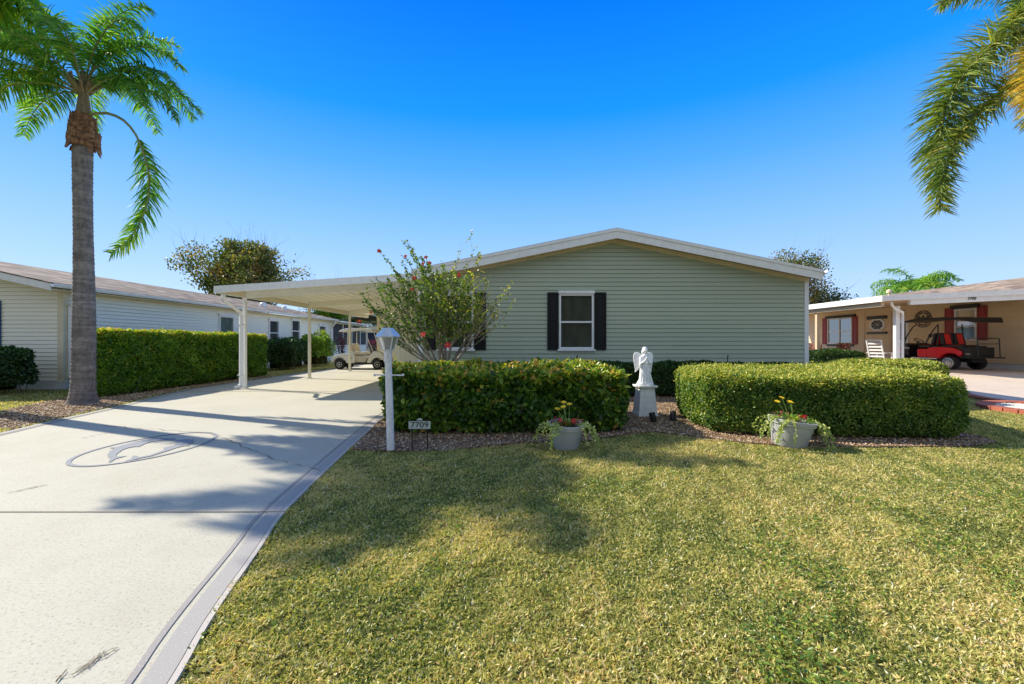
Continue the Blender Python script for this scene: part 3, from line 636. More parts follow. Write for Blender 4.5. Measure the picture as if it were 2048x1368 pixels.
g = MB(); lsp.box(g, LY+.1, 27.1, .0, .03, LWZ-.08, LWZ+.01); g.build('frieze_board', M_CREAMT, lh)
for yy, zt in ((11.0, 2.5), (26.95, 2.5)):
    g = MB(); g.tube([(LEX+.05, yy, zt), (LEX+.04, yy, zt-.12), (LX+.06, yy, zt-.42), (LX+.06, yy, .32), (LX+.17, yy-.02, .26)], .055, 4, flat=.8); g.build('downspout', M_WHITE, lh, bevel=.005)
for a, b, z0, z1, bl in WL: window(lh, lsp, a, b, z0, z1, rail=.47 if z1-z0 > .8 else 0, awning=.03, blind=bl, sill=True, fr=.06)
wL = window(lh, lfp, fwz[0], fwz[1], fwz[2], fwz[3], rail=.5, blind='v'); shutter(lh, lfp, fwz[1]+.01, fwz[1]+.25, 1.02, 2.24, M_BLUE)
g = MB()
for yy, s_ in ((21.5, 1), (23.5, .8)):
    g = MB(); x_ = -12.3; zz = LEZ+lsl*(-x_+LEX); g.lathe([(.14*s_, -.1), (.16*s_, .12), (.15*s_, .2), (.09*s_, .26), (.0, .28)], (x_, yy, zz), 12)
    g.build('roof_vent', M_WHITE, lh, smooth=True)
# screened porch behind it
pc = thing('screened_porch', 'dark screened porch at the far end of the cream house', 'porch', (-12, 29.5, 0))
py0, py1 = 27.15, 33.5
g = MB(); lap_wall(g, lsp, .15, .95, lambda z: (py0, py1)); g.build('knee_wall', M_CREAM, pc)
g = MB(); lsp.box(g, py0, py1, -.6, -.55, .9, 2.5); g.build('interior', M_DARK, pc)
for yy in (py0+.02, py0+1.7, py0+3.3, py0+5, py1-.05):
    g = MB(); lsp.box(g, yy, yy+.09, -.03, .03, .93, 2.42); g.build('screen_post', M_WHITE, pc)
g = MB(); lsp.box(g, py0, py1, -.03, .03, .93, 1.0); lsp.box(g, py0, py1, -.03, .03, 2.36, 2.45); g.build('rail', M_WHITE, pc)
m, t, b = nodes('dark_screen'); tr = t.nodes.new('ShaderNodeBsdfTransparent'); mx = t.nodes.new('ShaderNodeMixShader'); mx.inputs[0].default_value = .55; b.inputs['Base Color'].default_value = (.02, .025, .03, 1)
t.links.new(tr.outputs[0], mx.inputs[1]); t.links.new(b.outputs[0], mx.inputs[2]); t.links.new(mx.outputs[0], t.nodes['Material Output'].inputs[0]); M_SCREEN = m
g = MB(); g.add([lsp.P(py0, 0, 1), lsp.P(py1, 0, 1), lsp.P(py1, 0, 2.36), lsp.P(py0, 0, 2.36)], [(0, 1, 2, 3)]); g.build('screen', M_SCREEN, pc)
g = MB(); g.hexa([(-14, py0+.16, 2.75), (-14, py1, 2.75), (-10.75, py1, 2.44), (-10.75, py0+.16, 2.44), (-14, py0+.16, 2.83), (-14, py1, 2.83), (-10.75, py1, 2.53), (-10.75, py0+.16, 2.53)]); g.build('roof', M_WHITE, pc)
# ------------------------------------------------------------------ right house
rh = thing('tan_house', 'tan lap-sided house with red shutters and number 7705 on its white porch fascia', 'house', (18.7, 20, .15))
RX = 18.7; rsp = Pl((RX, 0, 0), (0, 1, 0), (-1, 0, 0)); B = .15
def ry(x): return RX*F/(x-1024)
def rbox(xa, xb, ya, yb_):      # measured from the photograph on the wall plane
    a, b = sorted((ry(xa), ry(xb))); m_ = (a+b)/2; return a, b, CAMH+(684-yb_)*m_/F, CAMH+(684-ya)*m_/F
Wf = rbox(1910, 1955, 617, 679); Wd = rbox(1656, 1705, 636, 688)
g = MB(); lap_wall(g, rsp, B+.22, 2.97, lambda z: (12.5, 27.9), [Wf, Wd]); g.build('front_wall', M_TAN, rh)
g = MB(); rsp.box(g, 12.5, 27.9, -.06, .04, B-.1, B+.2); g.build('skirting', M_LBLU, rh)
window(rh, rsp, *Wf, rail=.42, blind=.30, sill=True, fr=.07); window(rh, rsp, *Wd, rail=.48, blind=None, cols=2, sill=False, fr=.07)
for xa, xb in ((1891, 1909), (1956, 1976)):
    a = sorted((ry(xa), ry(xb))); shutter(rh, rsp, a[0], a[1], Wf[2]-.03, Wf[3]+.07, M_RED)
for xa, xb in ((1646, 1655), (1706, 1716)):
    a = sorted((ry(xa), ry(xb))); shutter(rh, rsp, a[0], a[1], Wd[2]-.02, Wd[3]+.04, M_RED)
g = MB(); rsp.box(g, Wf[0]-.1, Wf[1]+.1, .0, .12, Wf[3]+.01, Wf[3]+.16); g.build('storm_shutter_box', M_BLACK, rh)
g = MB(); rsp.box(g, Wd[0]-.25, Wd[1]+.1, .0, .12, Wd[3]+.01, Wd[3]+.14); rsp.box(g, Wd[0]-.1, Wd[1]+.05, .0, .06, Wd[2]-.12, Wd[2]-.02); g.build('storm_shutter_box', M_BLACK, rh)
# octagonal window
a, b, z0, z1 = rbox(1741, 1771, 638, 661); oc = ((a+b)/2, (z0+z1)/2); oh = ((b-a)/2, (z1-z0)/2)
def octo(s_, d): return [rsp.P(oc[0]+oh[0]*s_*x, d, oc[1]+oh[1]*s_*y) for x, y in ((1, .42), (.5, 1), (-.5, 1), (-1, .42), (-1, -.42), (-.5, -1), (.5, -1), (1, -.42))]
g = MB(); o1, o2, o3 = octo(1.0, .05), octo(.76, .05), octo(1.0, .0); g.add(o1+o2+o3, [(i, (i+1) % 8, 8+(i+1) % 8, 8+i) for i in range(8)]+[(i, 16+i, 16+(i+1) % 8, (i+1) % 8) for i in range(8)])
ow = g.build('window', M_WHITE, rh); ow['label'] = 'white framed octagonal window'
M_OCT = pm('leaded_glass', (.07, .085, .075), (.03, .04, .035), 6, .3, spec=.2)
g = MB(); g.add(octo(.80, .03), [tuple(range(8))]); g.build('pane', M_OCT, ow)
g = MB()
for x0_, y0_, x1_, y1_ in ((-.6, -.6, .6, .6), (-.6, .6, .6, -.6), (0, -.75, 0, .75), (-.75, 0, .75, 0)): g.tube([rsp.P(oc[0]+oh[0]*x0_, .035, oc[1]+oh[1]*y0_), rsp.P(oc[0]+oh[0]*x1_, .035, oc[1]+oh[1]*y1_)], .01, 4)
g.build('muntins', M_LBLU, ow)
for yy in (632, 664):
    aa, bb, _, zz = rbox(1736, 1775, yy, yy+4); g = MB(); rsp.box(g, aa, bb, 0, .08, zz-.16 if yy < 650 else zz-.1, zz); g.build('storm_shutter_track', M_BLACK, rh)
for xx in (1728.5, 1781, 1808):
    yy = ry(xx); g = MB(); rsp.box(g, yy-.06, yy+.06, 0, .03, B+.2, 2.75); g.build('wall_trim', M_TANT, rh)
# door just behind the post
yy = ry(1801); g = MB(); rsp.box(g, yy-.45, yy+.25, -.02, .03, B+.2, 2.25); dr = g.build('door', M_WHITE, rh, bevel=.005)
g = MB(); rsp.box(g, yy-.3, yy+.1, .03, .036, 1.3, 2.1); g.build('door_glass', M_OCT, dr)
g = MB(); g.lathe([(.0, 0), (.03, .0), (.03, .04), (0, .05)], rsp.P(yy+.18, .05, 1.2), 10, 'x'); g.build('handle', M_BLACK, dr)
# roof and carport
REX, REZ, RRX, RRZ = 18.2, 2.98, 24.0, 4.2
g = MB(); slope_box(g, RRX, REX, RRZ, REZ, 12.0, 28.5, 0, .03); slope_box(g, RRX, 29.8, RRZ, REZ, 12.0, 28.5, 0, .03); g.build('roof', M_SH_R, rh)
PX0, PY0 = 11.95, 14.0; ps = .046
def pz(x): return 2.67+ps*(x-PX0)
g = MB(); slope_box(g, PX0, 18.9, pz(PX0), pz(18.9), PY0, 28, -.03, 0.0); g.build('porch_roof', M_SH_R, rh)
g = MB(); slope_box(g, PX0+.1, 18.68, pz(PX0+.1), pz(18.68), PY0+.05, 28, -.06, -.032); g.build('porch_ceiling', M_TANT, rh)
g = MB(); slope_box(g, PX0, 18.9, pz(PX0), pz(18.9), PY0-.04, PY0-.002, -.15, .02); nf = g.build('front_fascia', M_WHITE, rh, bevel=.004)
g = MB(); slope_box(g, PX0+.9, 18.68, pz(PX0+.9), pz(18.68), PY0+.03, PY0+.12, -.31, -.062); g.build('front_beam', M_WHITE, rh)
g = MB(); g.box(PX0-.07, PX0-.002, PY0-.04, 28, 2.50, 2.69); g.build('side_gutter', M_WHITE, rh, bevel=.006)
g = MB(); g.box(PX0+.1, PX0+.2, PY0+.2, 28, 2.36, 2.61); g.build('side_beam', M_TANT, rh)
g = MB(); k = 0
while k < 40:
    xk = PX0+.3+k*.45
    if xk > 18.5: break
    g.box(xk-.012, xk+.012, PY0-.048, PY0-.04, pz(xk)-.06, pz(xk)-.045); k += 1
g.build('screw_heads', M_LBLU, nf)
g = MB(); g.box(12.80, 12.95, 14.5, 14.62, .1, pz(12.9)-.31); g.build('post', M_WHITE, rh, bevel=.01)
g = MB(); g.box(12.13, 12.25, 17.3, 17.42, .1, 2.37); g.build('post', M_TANT, rh, bevel=.01)
g = MB(); g.tube([(12.3, 14.1, 2.5), (12.32, 14.12, 2.42), (12.5, 14.2, 2.30), (12.92, 14.38, 2.18), (12.99, 14.46, 2.1), (12.99, 14.47, .25), (13.04, 14.38, .18)], .038, 6); g.build('downspout', M_WHITE, rh)
g = MB(); g.lathe([(.035, -.1), (.035, .16), (.08, .17), (.085, .24), (.05, .28), (.0, .29)], (12.92, 14.9, pz(12.9)), 10); g.build('roof_vent', M_CREAMT, rh, smooth=True)
# text helper
def text_mesh(name, s_, size, mat, parent, M, extrude=.004, bold=0, shear=0, sx_=1):
    bold = 0
    cu = bpy.data.curves.new(name, 'FONT'); cu.body = s_; cu.size = size; cu.extrude = extrude; cu.offset = bold; cu.shear = shear; cu.align_x = 'CENTER'; cu.align_y = 'CENTER'
    ob = bpy.data.objects.new(name, cu); S.collection.objects.link(ob); dg = bpy.context.evaluated_depsgraph_get(); dg.update()
    me = bpy.data.meshes.new_from_object(ob.evaluated_get(dg)); bpy.data.objects.remove(ob)
    off = Matrix.Translation(-wloc(parent)) if parent else Matrix(); me.transform(off @ M @ Matrix.Diagonal((sx_, 1, 1, 1)))
    me.materials.clear(); me.materials.append(mat); o = bpy.data.objects.new(name, me); S.collection.objects.link(o)
    if parent: o.parent = parent
    return o
FR = Matrix.Rotation(R(90), 4, 'X')
xn = (1945-1024)*PY0/F; text_mesh('house_number', '7705', .125, M_BLACK, nf, Matrix.Translation((xn, PY0+.022, pz(xn)-.205)) @ FR @ Matrix.Rotation(math.atan(ps), 4, 'Z'), .006, .003, .3, 1.15)
g = MB(); slope_box(g, PX0+.9, 18.68, pz(PX0+.9), pz(18.68), PY0-.002, PY0+.028, -.30, -.152); 
# round metal wall plaque with an eagle
wa = thing('wall_plaque', 'round black metal eagle plaque with lettering on the tan wall above the red cart', 'plaque', (RX-.03, 19.75, 2.24))
ca, cb, cz0_, cz1_ = rbox(1830.5, 1865, 621, 655); cA, cZ = (ca+cb)/2, (cz0_+cz1_)/2; cr = (cb-ca)/2
def ringm(g, r0, r1, d0, d1, nn=40):
    vs = []; fs = []
    for k in range(nn):
        a = 2*math.pi*k/nn
        for r_, d in ((r0, d0), (r1, d0), (r1, d1), (r0, d1)): vs.append(rsp.P(cA+r_*math.cos(a), d, cZ+r_*.93*math.sin(a)))
    for k in range(nn):
        for j in range(4): fs.append((4*k+j, 4*((k+1) % nn)+j, 4*((k+1) % nn)+(j+1) % 4, 4*k+(j+1) % 4))
    g.add(vs, fs)
g = MB(); ringm(g, cr*.93, cr, .03, .045); ringm(g, cr*.64, cr*.70, .03, .045); g.build('ring', M_BLACK, wa)
g = MB()
eagle = [(-.62, .30), (-.3, .16), (-.12, .12), (-.08, .30), (0, .42), (.12, .40), (.1, .30), (.12, .14), (.35, .18), (.62, .34), (.5, .05), (.25, -.08), (.12, -.12), (.16, -.42), (0, -.36), (-.14, -.42), (-.12, -.12), (-.25, -.06), (-.5, .06)]
nn = len(eagle); g.add([rsp.P(cA-x*cr, .03, cZ+y*cr) for x, y in eagle]+[rsp.P(cA-x*cr, .045, cZ+y*cr) for x, y in eagle], [tuple(range(nn)), tuple(range(nn, 2*nn))]+[(i, (i+1) % nn, nn+(i+1) % nn, nn+i) for i in range(nn)])
g.build('eagle', M_BLACK, wa)
def arc_text(s_, a0, a1, flip=False):
    for i, ch in enumerate(s_):
        if ch == ' ': continue
        a = R(a0+(a1-a0)*i/(len(s_)-1)); r_ = cr*.81
        # viewer sees the wall from -X: +Y runs to the left
        pos = Vector(rsp.P(cA-r_*math.cos(a), .035, cZ+r_*.93*math.sin(a))); rot = (a-math.pi/2) if not flip else (a+math.pi/2)
        M = Matrix.Translation(pos) @ Matrix.Rotation(R(-90), 4, 'Z') @ FR @ Matrix.Rotation(rot, 4, 'Z')
        text_mesh('letter', ch, cr*.27, M_BLACK, wa, M, .006, .004)
arc_text('UNITED STATES', 165, 15); arc_text('NAVY', 240, 300, True)
# ------------------------------------------------------------------ hedges
def chaikin(poly, it=2):
    for _ in range(it):
        out = []
        for i in range(len(poly)):
            p, q = poly[i], poly[(i+1) % len(poly)]; out += [(p[0]*.75+q[0]*.25, p[1]*.75+q[1]*.25), (p[0]*.25+q[0]*.75, p[1]*.25+q[1]*.75)]
        poly = out
    return poly
def hedge(name, label, cat, poly, h, mat, L, W, dens, rnd=.12, shell=.12, z0=.05, lump=.04, var_bias=0, top_sun=.35, zfun=None, group=None, seed=1, sprig=0):
    global rng
    rng = np.random.default_rng(seed); poly = chaikin(poly, 2); A = np.array(poly); B2 = np.roll(A, -1, 0); c = A.mean(0)
    t = thing(name, label, cat, (c[0], c[1], 0), group); E = B2-A; el = np.linalg.norm(E, axis=1); per = el.sum()
    area = .5*abs(np.sum(A[:, 0]*B2[:, 1]-B2[:, 0]*A[:, 1])); ccw = np.sum(A[:, 0]*B2[:, 1]-B2[:, 0]*A[:, 1]) > 0
    ns = int(per*h*dens); nt_ = int(area*dens*1.15)
    k = rng.choice(len(A), ns, p=el/per); f = rng.random(ns)[:, None]; P = A[k]+E[k]*f; nn = np.c_[E[k][:, 1], -E[k][:, 0]]/el[k][:, None]; nn = nn if ccw else -nn
    z = z0+(h-z0)*rng.random(ns)**.92; dz = np.clip(z-(h-rnd), 0, rnd); ins = rnd-np.sqrt(np.maximum(rnd**2-dz**2, 0)); low = np.clip(.18-z, 0, .18)*.6
    P3 = np.c_[P-nn*(ins+low)[:, None], z]; N3 = nrm(np.c_[nn, np.zeros(ns)]+np.c_[np.zeros((ns, 2)), dz/rnd*1.2])
    lo, hi = A.min(0), A.max(0); T = rng.uniform(lo, hi, (int(nt_*((hi-lo).prod())/area), 2)); T = T[inpoly(T, poly)]
    de = np.full(len(T), 9.)
    for a_, e_, l_ in zip(A, E, el): q = np.clip(((T-a_) @ e_)/(l_*l_), 0, 1)[:, None]; de = np.minimum(de, np.linalg.norm(T-(a_+e_*q), axis=1))
    q = np.clip(1-de/rnd, 0, 1); zt = h-(rnd-np.sqrt(np.maximum(rnd**2-(q*rnd)**2, 0))); 
    P3 = np.r_[P3, np.c_[T, zt]]; N3 = np.r_[N3, np.tile([0, 0, 1.], (len(T), 1))]; top = np.r_[np.clip(1-(h-z)/.16, 0, 1), np.ones(len(T))]
    if zfun is not None: P3[:, 2] = P3[:, 2]*zfun(P3)
    P3 += N3*(noise2(P3, .9, seed)*lump)[:, None]; dep = rng.exponential(shell*.35, len(P3)); dep = np.minimum(dep, shell*1.6); P3 -= N3*dep[:, None]
    n = len(P3); spr = rng.random(n) < sprig; P3[spr] += N3[spr]*rng.uniform(.01, .06, spr.sum())[:, None]
    # thin patches
    keep = ((noise2(P3, 2.3, seed+5) + rng.normal(0, .45, n)) > -1.35) & ((noise2(P3, 6, seed+6) + rng.normal(0, .4, n)) > -1.2); P3, N3, dep, top = P3[keep], N3[keep], dep[keep], top[keep]; n = len(P3)
    D = nrm(N3*.55+rvec(n)*.9+np.array([0, 0, .25])); Nf = nrm(N3+rvec(n)*.55+np.array([0, 0, .3]))
    var_v = noise2(P3, 5, seed+9)*.09
    v, f = leaves(P3, D, Nf, rng.uniform(.55, 1.2, n)*L, rng.uniform(.75, 1.1, n)*W)
    var = np.clip(.33+var_bias+var_v+noise2(P3, 1.4, seed+2)*.10+rng.normal(0, .16, n)+top*top_sun*rng.random(n), 0, 1); var = np.where(rng.random(n) < .02, 1, var)  # leaves near the top shifted to yellow: sunlight put into their colour
    # solid dark core blocking the view through, shade among twigs put into its colour
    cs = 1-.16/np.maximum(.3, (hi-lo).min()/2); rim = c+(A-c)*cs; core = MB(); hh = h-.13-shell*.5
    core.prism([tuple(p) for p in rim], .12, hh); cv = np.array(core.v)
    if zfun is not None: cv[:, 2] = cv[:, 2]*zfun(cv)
    core.v = [tuple(p) for p in cv]; core.build('dark_core', M_CORE, t)
    fast_mesh('foliage', v, f, None, np.repeat(var, 6), [mat], t)
    g = MB(); r = random.Random(seed)
    for _ in range(int(per*2.2)+4):
        k = r.randrange(len(A)); p = c+(A[k]-c)*r.uniform(.72, .93); a = r.uniform(0, 6.28)
        if z0 > .15: g = MB()
        g.tube([(p[0], p[1], 0), (p[0]+.05*math.cos(a), p[1]+.05*math.sin(a), .2), (p[0]+.12*math.cos(a), p[1]+.12*math.sin(a), .42)], [.012, .009, .005], 5)
        if z0 > .15: g.build('stem', M_BARK, t)
    if z0 <= .15: g.build('stems', M_BARK, t)
    return t
m, t_, b = nodes('core_shade'); n_ = noise(t_, 30, 5); t_.links.new(ramp(t_, n_, [(.35, (.012, .016, .006)), (.6, (.035, .04, .015)), (.75, (.07, .055, .03))]), b.inputs['Base Color']); b.inputs['Roughness'].default_value = 1; b.inputs['Specular IOR Level'].default_value = 0; bump(t_, b, n_, 1, .05); M_CORE = m  # hedge core: mottled near-black, the shade inside put into the colour
H1 = [(-1.66, 5.75), (-1.5, 5.5), (1.3, 5.62), (1.6, 5.85), (1.62, 7.4), (1.4, 7.6), (-1.95, 7.6), (-2.0, 7.3)]
hedge('broadleaf_hedge', 'glossy broad-leaved dark green hedge behind the lamp post and number sign', 'hedge', H1, .80, M_HEDGE1, .095, .055, 2500, .10, .15, seed=11, top_sun=.62, lump=.05, sprig=.06)
H2 = [(2.46, 5.85), (2.68, 5.55), (3.4, 5.38), (5.1, 5.2), (5.62, 5.3), (5.72, 5.8), (6.6, 7.6), (6.5, 8.1), (5.8, 8.2), (3.2, 7.9), (2.75, 7.4)]
hedge('clipped_hedge', 'rounded small-leaved clipped hedge behind the right planter', 'hedge', H2, .77, M_BOX, .036, .022, 9500, .12, .09, seed=12, top_sun=.95, lump=.03, sprig=.03)
H2b = [(5.9, 8.0), (6.2, 7.75), (8.2, 8.1), (8.4, 8.5), (8.0, 9.2), (6.3, 9.1)]
hedge('clipped_hedge', 'slightly taller clipped hedge at the right front corner of the sage house', 'hedge', H2b, .82, M_BOX, .045, .028, 4500, .2, .08, seed=13, top_sun=.95, lump=.03)
H3 = [(-9.36, 9.45), (-9.28, 9.32), (-8.78, 9.28), (-8.68, 9.4), (-8.62, 15.3), (-8.75, 15.5), (-9.5, 15.5), (-9.6, 15.3)]
hedge('long_hedge', 'tall squared bright green hedge running along the left edge of the driveway', 'hedge', H3, 1.45, M_LHEDGE, .065, .038, 3000, .08, .12, seed=14, top_sun=.8, lump=.04, sprig=.04)
H4 = [(-2.0, 9.4), (-1.8, 9.25), (6.3, 9.25), (6.5, 9.5), (6.5, 10.1), (6.3, 10.2), (-1.8, 10.2), (-2.0, 10.0)]
hedge('foundation_hedge', 'low dark green hedge along the foot of the sage house wall', 'hedge', H4, .70, M_DKLEAF, .055, .032, 2300, .12, .12, seed=15, top_sun=.2, lump=.05)
H5 = [(12.0, 15.0), (12.2, 14.8), (13.5, 14.9), (13.6, 16.0), (12.1, 16.1)]
hedge('low_hedge', 'small dark hedge in front of the porch chairs of the tan house', 'hedge', [(11.1, 16.0), (11.3, 15.7), (12.6, 15.6), (12.9, 15.8), (12.9, 16.9), (12.5, 17.1), (11.1, 17.0)], .88, M_DKLEAF, .06, .035, 1800, .2, .12, seed=16, top_sun=.4)
hedge('garden_shrub', 'dark bushy shrub between the long hedge and the nearer of the tall bushes', 'shrub', [(-10.3, 17.5), (-9.2, 17.4), (-9.1, 20.0), (-10.3, 20.1)], 1.25, M_DKLEAF, .09, .05, 900, .3, .3, z0=.35, seed=17, top_sun=.35, lump=.16)
hedge('garden_shrub', 'brighter loose shrub at the far end of the row beside the cream house', 'shrub', [(-10.3, 20.6), (-9.2, 20.5), (-9.0, 22.3), (-10.3, 22.4)], 1.50, M_LHEDGE, .09, .05, 900, .35, .3, z0=.5, seed=18, top_sun=.4, lump=.18)
hedge('garden_shrub', 'round green shrub at the left edge in front of the cream house wall', 'shrub', [(-13.2, 9.6), (-12.9, 9.3), (-11.4, 9.3), (-11.05, 9.6), (-11.1, 10.35), (-13.2, 10.4)], 1.02, M_DKLEAF, .075, .045, 1500, .25, .22, z0=.22, seed=19, top_sun=.4, lump=.09)
# ------------------------------------------------------------------ lawns
def lawn(name, label, boxr, dens_fn, nmax, hlo, hhi, wd, excl, seed, cat='grass'):
    r = np.random.default_rng(seed); x0, x1, y0, y1 = boxr; P = np.c_[r.uniform(x0, x1, nmax), r.uniform(y0, y1, nmax)]
    P = P[r.random(nmax) < dens_fn(P)]
    for e in excl: P = P[~inpoly(P, e)]
    gap = noise2(np.c_[P, np.zeros(len(P))], 7.5, seed+8)+.8*noise2(np.c_[P, np.zeros(len(P))], 15, seed+9); P = P[(gap+r.normal(0, .35, len(P))) > -1.0]
    n = len(P); P3 = np.c_[P, np.zeros(n)]; th = r.uniform(0, 6.28, n); lean = r.uniform(.25, 1.5, n)
    D = nrm(np.c_[np.cos(th)*lean, np.sin(th)*lean, np.ones(n)*.8]); N = nrm(np.c_[np.cos(th+.5), np.sin(th+.5), .6*np.ones(n)]) ; N = nrm(r.normal(size=(n, 3))+np.array([0, 0, .8]))
    clump = noise2(P3, .55, seed); cl2 = noise2(P3, 2.6, seed+1); grow = np.clip(1+.25*cl2, .5, 1.6)
    v, f4, f3 = ribbons(P3, D, N, r.uniform(hlo, hhi, n)*grow, wd*r.uniform(.6, 1.3, n), r.uniform(.15, .7, n), 2)
    var = np.clip(.47+clump*.10+cl2*.10+r.normal(0, .21, n), 0, .93); var = np.where(r.random(n) < .03, 1.0, var)
    o = fast_mesh(name, v, f4, f3, np.repeat(var, 5), [M_GRASS]); tag(o, label, cat, kind='stuff'); return o
RINGP = [(RC[0]+1.0*math.cos(a), RC[1]+1.0*math.sin(a)) for a in np.linspace(0, 6.28, 25)[:-1]]
RDP = [(11.2, 2), (9.5, 7.9), (9.7, 9), (10.2, 10.3), (11.1, 13.6), (11.4, 29), (24, 29), (24, 2)]
HP = [(-2.24, 10.45), (7.14, 10.45), (7.14, 26), (-2.24, 26)]
DRV2 = offset(RE, .016)
DX = [(-.9, -2)] + DRV2 + LE[::-1]
def dn(P): vis = (np.abs(P[:, 0]) < 1.2*P[:, 1]+.35) & (P[:, 1] > 1.3); return vis*np.clip(1.15/(P[:, 1]/1.7)**1.25, .10, 1)
lawn('grass', 'green and straw coloured front lawn grass', (-2.2, 10.5, 1.3, 9.9), dn, 2800000, .016, .033, .0060, [DX, BEDF, RDP, RINGP, HP], 3)
lawn('grass', 'grass beyond the front lawn beside the sage house and pink driveway', (7.1, 12.1, 9.0, 24), lambda P: np.full(len(P), 1.), 26000, .04, .07, .014, [RDP, HP, BEDF], 4)
lawn('grass', 'grass on the left in front of and beside the cream house', (-16, -6.5, 5.2, 12), lambda P: (np.abs(P[:, 0]) < 1.22*P[:, 1]+.4)*np.clip(1.4-(P[:, 1]-5)*.14, .3, 1), 110000, .03, .055, .011, [DX, LBED, [(-20.3, 10.85), (-11.2, 10.85), (-11.2, 27), (-20.3, 27)]], 5)
lawn('grass', 'strip of grass between the carport slab and the cream house', (-11.2, -7.9, 12, 27), lambda P: np.full(len(P), 1.), 60000, .04, .07, .014, [DX, LBED, [(-20.3, 10.85), (-11.2, 10.85), (-11.2, 27), (-20.3, 27)]], 6)
# low broad-leaved weeds in patches through the front lawn
r_ = np.random.default_rng(41); P = np.c_[r_.uniform(-1.6, 7, 90000), 1.35+7*r_.random(90000)**1.6]; P = P[(noise2(np.c_[P, np.zeros(len(P))], .9, 77)+r_.normal(0, .3, len(P))) > .75]
for e_ in (DX, BEDF, RDP, RINGP, HP): P = P[~inpoly(P, e_)]
P = P[np.abs(P[:, 0]) < 1.2*P[:, 1]+.3]; n = len(P); P3 = np.c_[P, r_.uniform(.012, .032, n)]; rng = np.random.default_rng(8)
v, f = leaves(P3, np.c_[r_.normal(size=(n, 2)), r_.uniform(-.1, .5, n)], rvec(n)*.5+np.array([0, 0, 1.]), r_.uniform(.014, .030, n), r_.uniform(.009, .016, n))
tag(fast_mesh('weeds', v, f, None, np.repeat(r_.uniform(.1, .75, n), 6), [M_BOX]), 'small broad-leaved weeds growing in patches in the front lawn', 'weeds', kind='stuff')
# ------------------------------------------------------------------ palms
def frond(parent, base, az, el, L, droop, leaf_len, nl, mat, plumose=.35, wleaf=.022, g_=.35, t0=.14, seed=0, rach=.018, var0=.35, pw_=1.4, twist=0, fwd=.55, foxtail=False):
    r = np.random.default_rng(seed); K = 26; pts = [np.array(base, float)]; ds = []
    for k in range(K):
        t_ = k/(K-1); e = el-droop*t_**pw_; a = az+twist*t_; d = np.array([math.cos(a)*math.cos(e), math.sin(a)*math.cos(e), math.sin(e)]); ds.append(d); pts.append(pts[-1]+d*L/K)
    pts = np.array(pts); ds = np.array(ds+[ds[-1]])
    tt = np.repeat(np.linspace(t0, 1, nl), 2); n = len(tt); tt = np.clip(tt+r.normal(0, .004, n), t0, 1); idx = tt*K; i0 = np.clip(idx.astype(int), 0, K-1); fr = (idx-i0)[:, None]
    P = pts[i0]*(1-fr)+pts[i0+1]*fr; Dr = ds[i0]; up = np.array([0, 0, 1.]); side = nrm(np.cross(Dr, up)+1e-4); nu = np.cross(side, Dr); sg = np.tile([1, -1], n//2)[:, None]
    if foxtail:
        ph = r.uniform(0, 6.283, n)[:, None]; D = nrm(side*np.cos(ph)+nu*np.sin(ph)+Dr*fwd+r.normal(0, .12, (n, 3)))
    else: D = nrm(side*sg+Dr*fwd+nu*r.normal(.05, plumose, (n, 1))+r.normal(0, .08, (n, 3)))
    prof = np.clip(np.minimum((tt-t0+.1)*4.2, 1.0)*(1.0-.62*np.clip((tt-.45)/.55, 0, 1)**1.6), .15, 1)
    Ln = leaf_len*prof*r.uniform(.85, 1.1, n); Nn = nrm(nu+r.normal(0, .5, (n, 3)))
    v, f4, f3 = ribbons(P, D, Nn, Ln, wleaf, g_*r.uniform(.6, 1.4, n), 4)
    var = np.clip(var0+r.normal(0, .14, n)+noise2(P, .8, seed)*.08, 0, 1)
    rm = MB(); rm.tube([tuple(p) for p in pts[::2]], list(np.linspace(rach, .004, len(pts[::2]))), 5); fo_ = rm.build('frond', M_RACH, parent)
    me = fo_.data; RV = np.array([x.co[:] for x in me.vertices]); off = np.array(wloc(parent))
    # join rachis and leaflets into one frond mesh
    nv = len(RV); faces4 = [tuple(p.vertices) for p in me.polygons if len(p.vertices) == 4]
    V = np.r_[RV+off, v]; F4 = np.r_[np.array(faces4), f4+nv]; F3 = f3+nv; midx = np.r_[np.ones(len(faces4)), np.zeros(len(f4)), np.zeros(len(F3))].astype(int)
    bpy.data.objects.remove(fo_)
    return fast_mesh('frond', V, F4, F3, np.r_[np.full(nv, .5), np.repeat(var, 9)], [mat, M_RACH], parent, midx=midx)
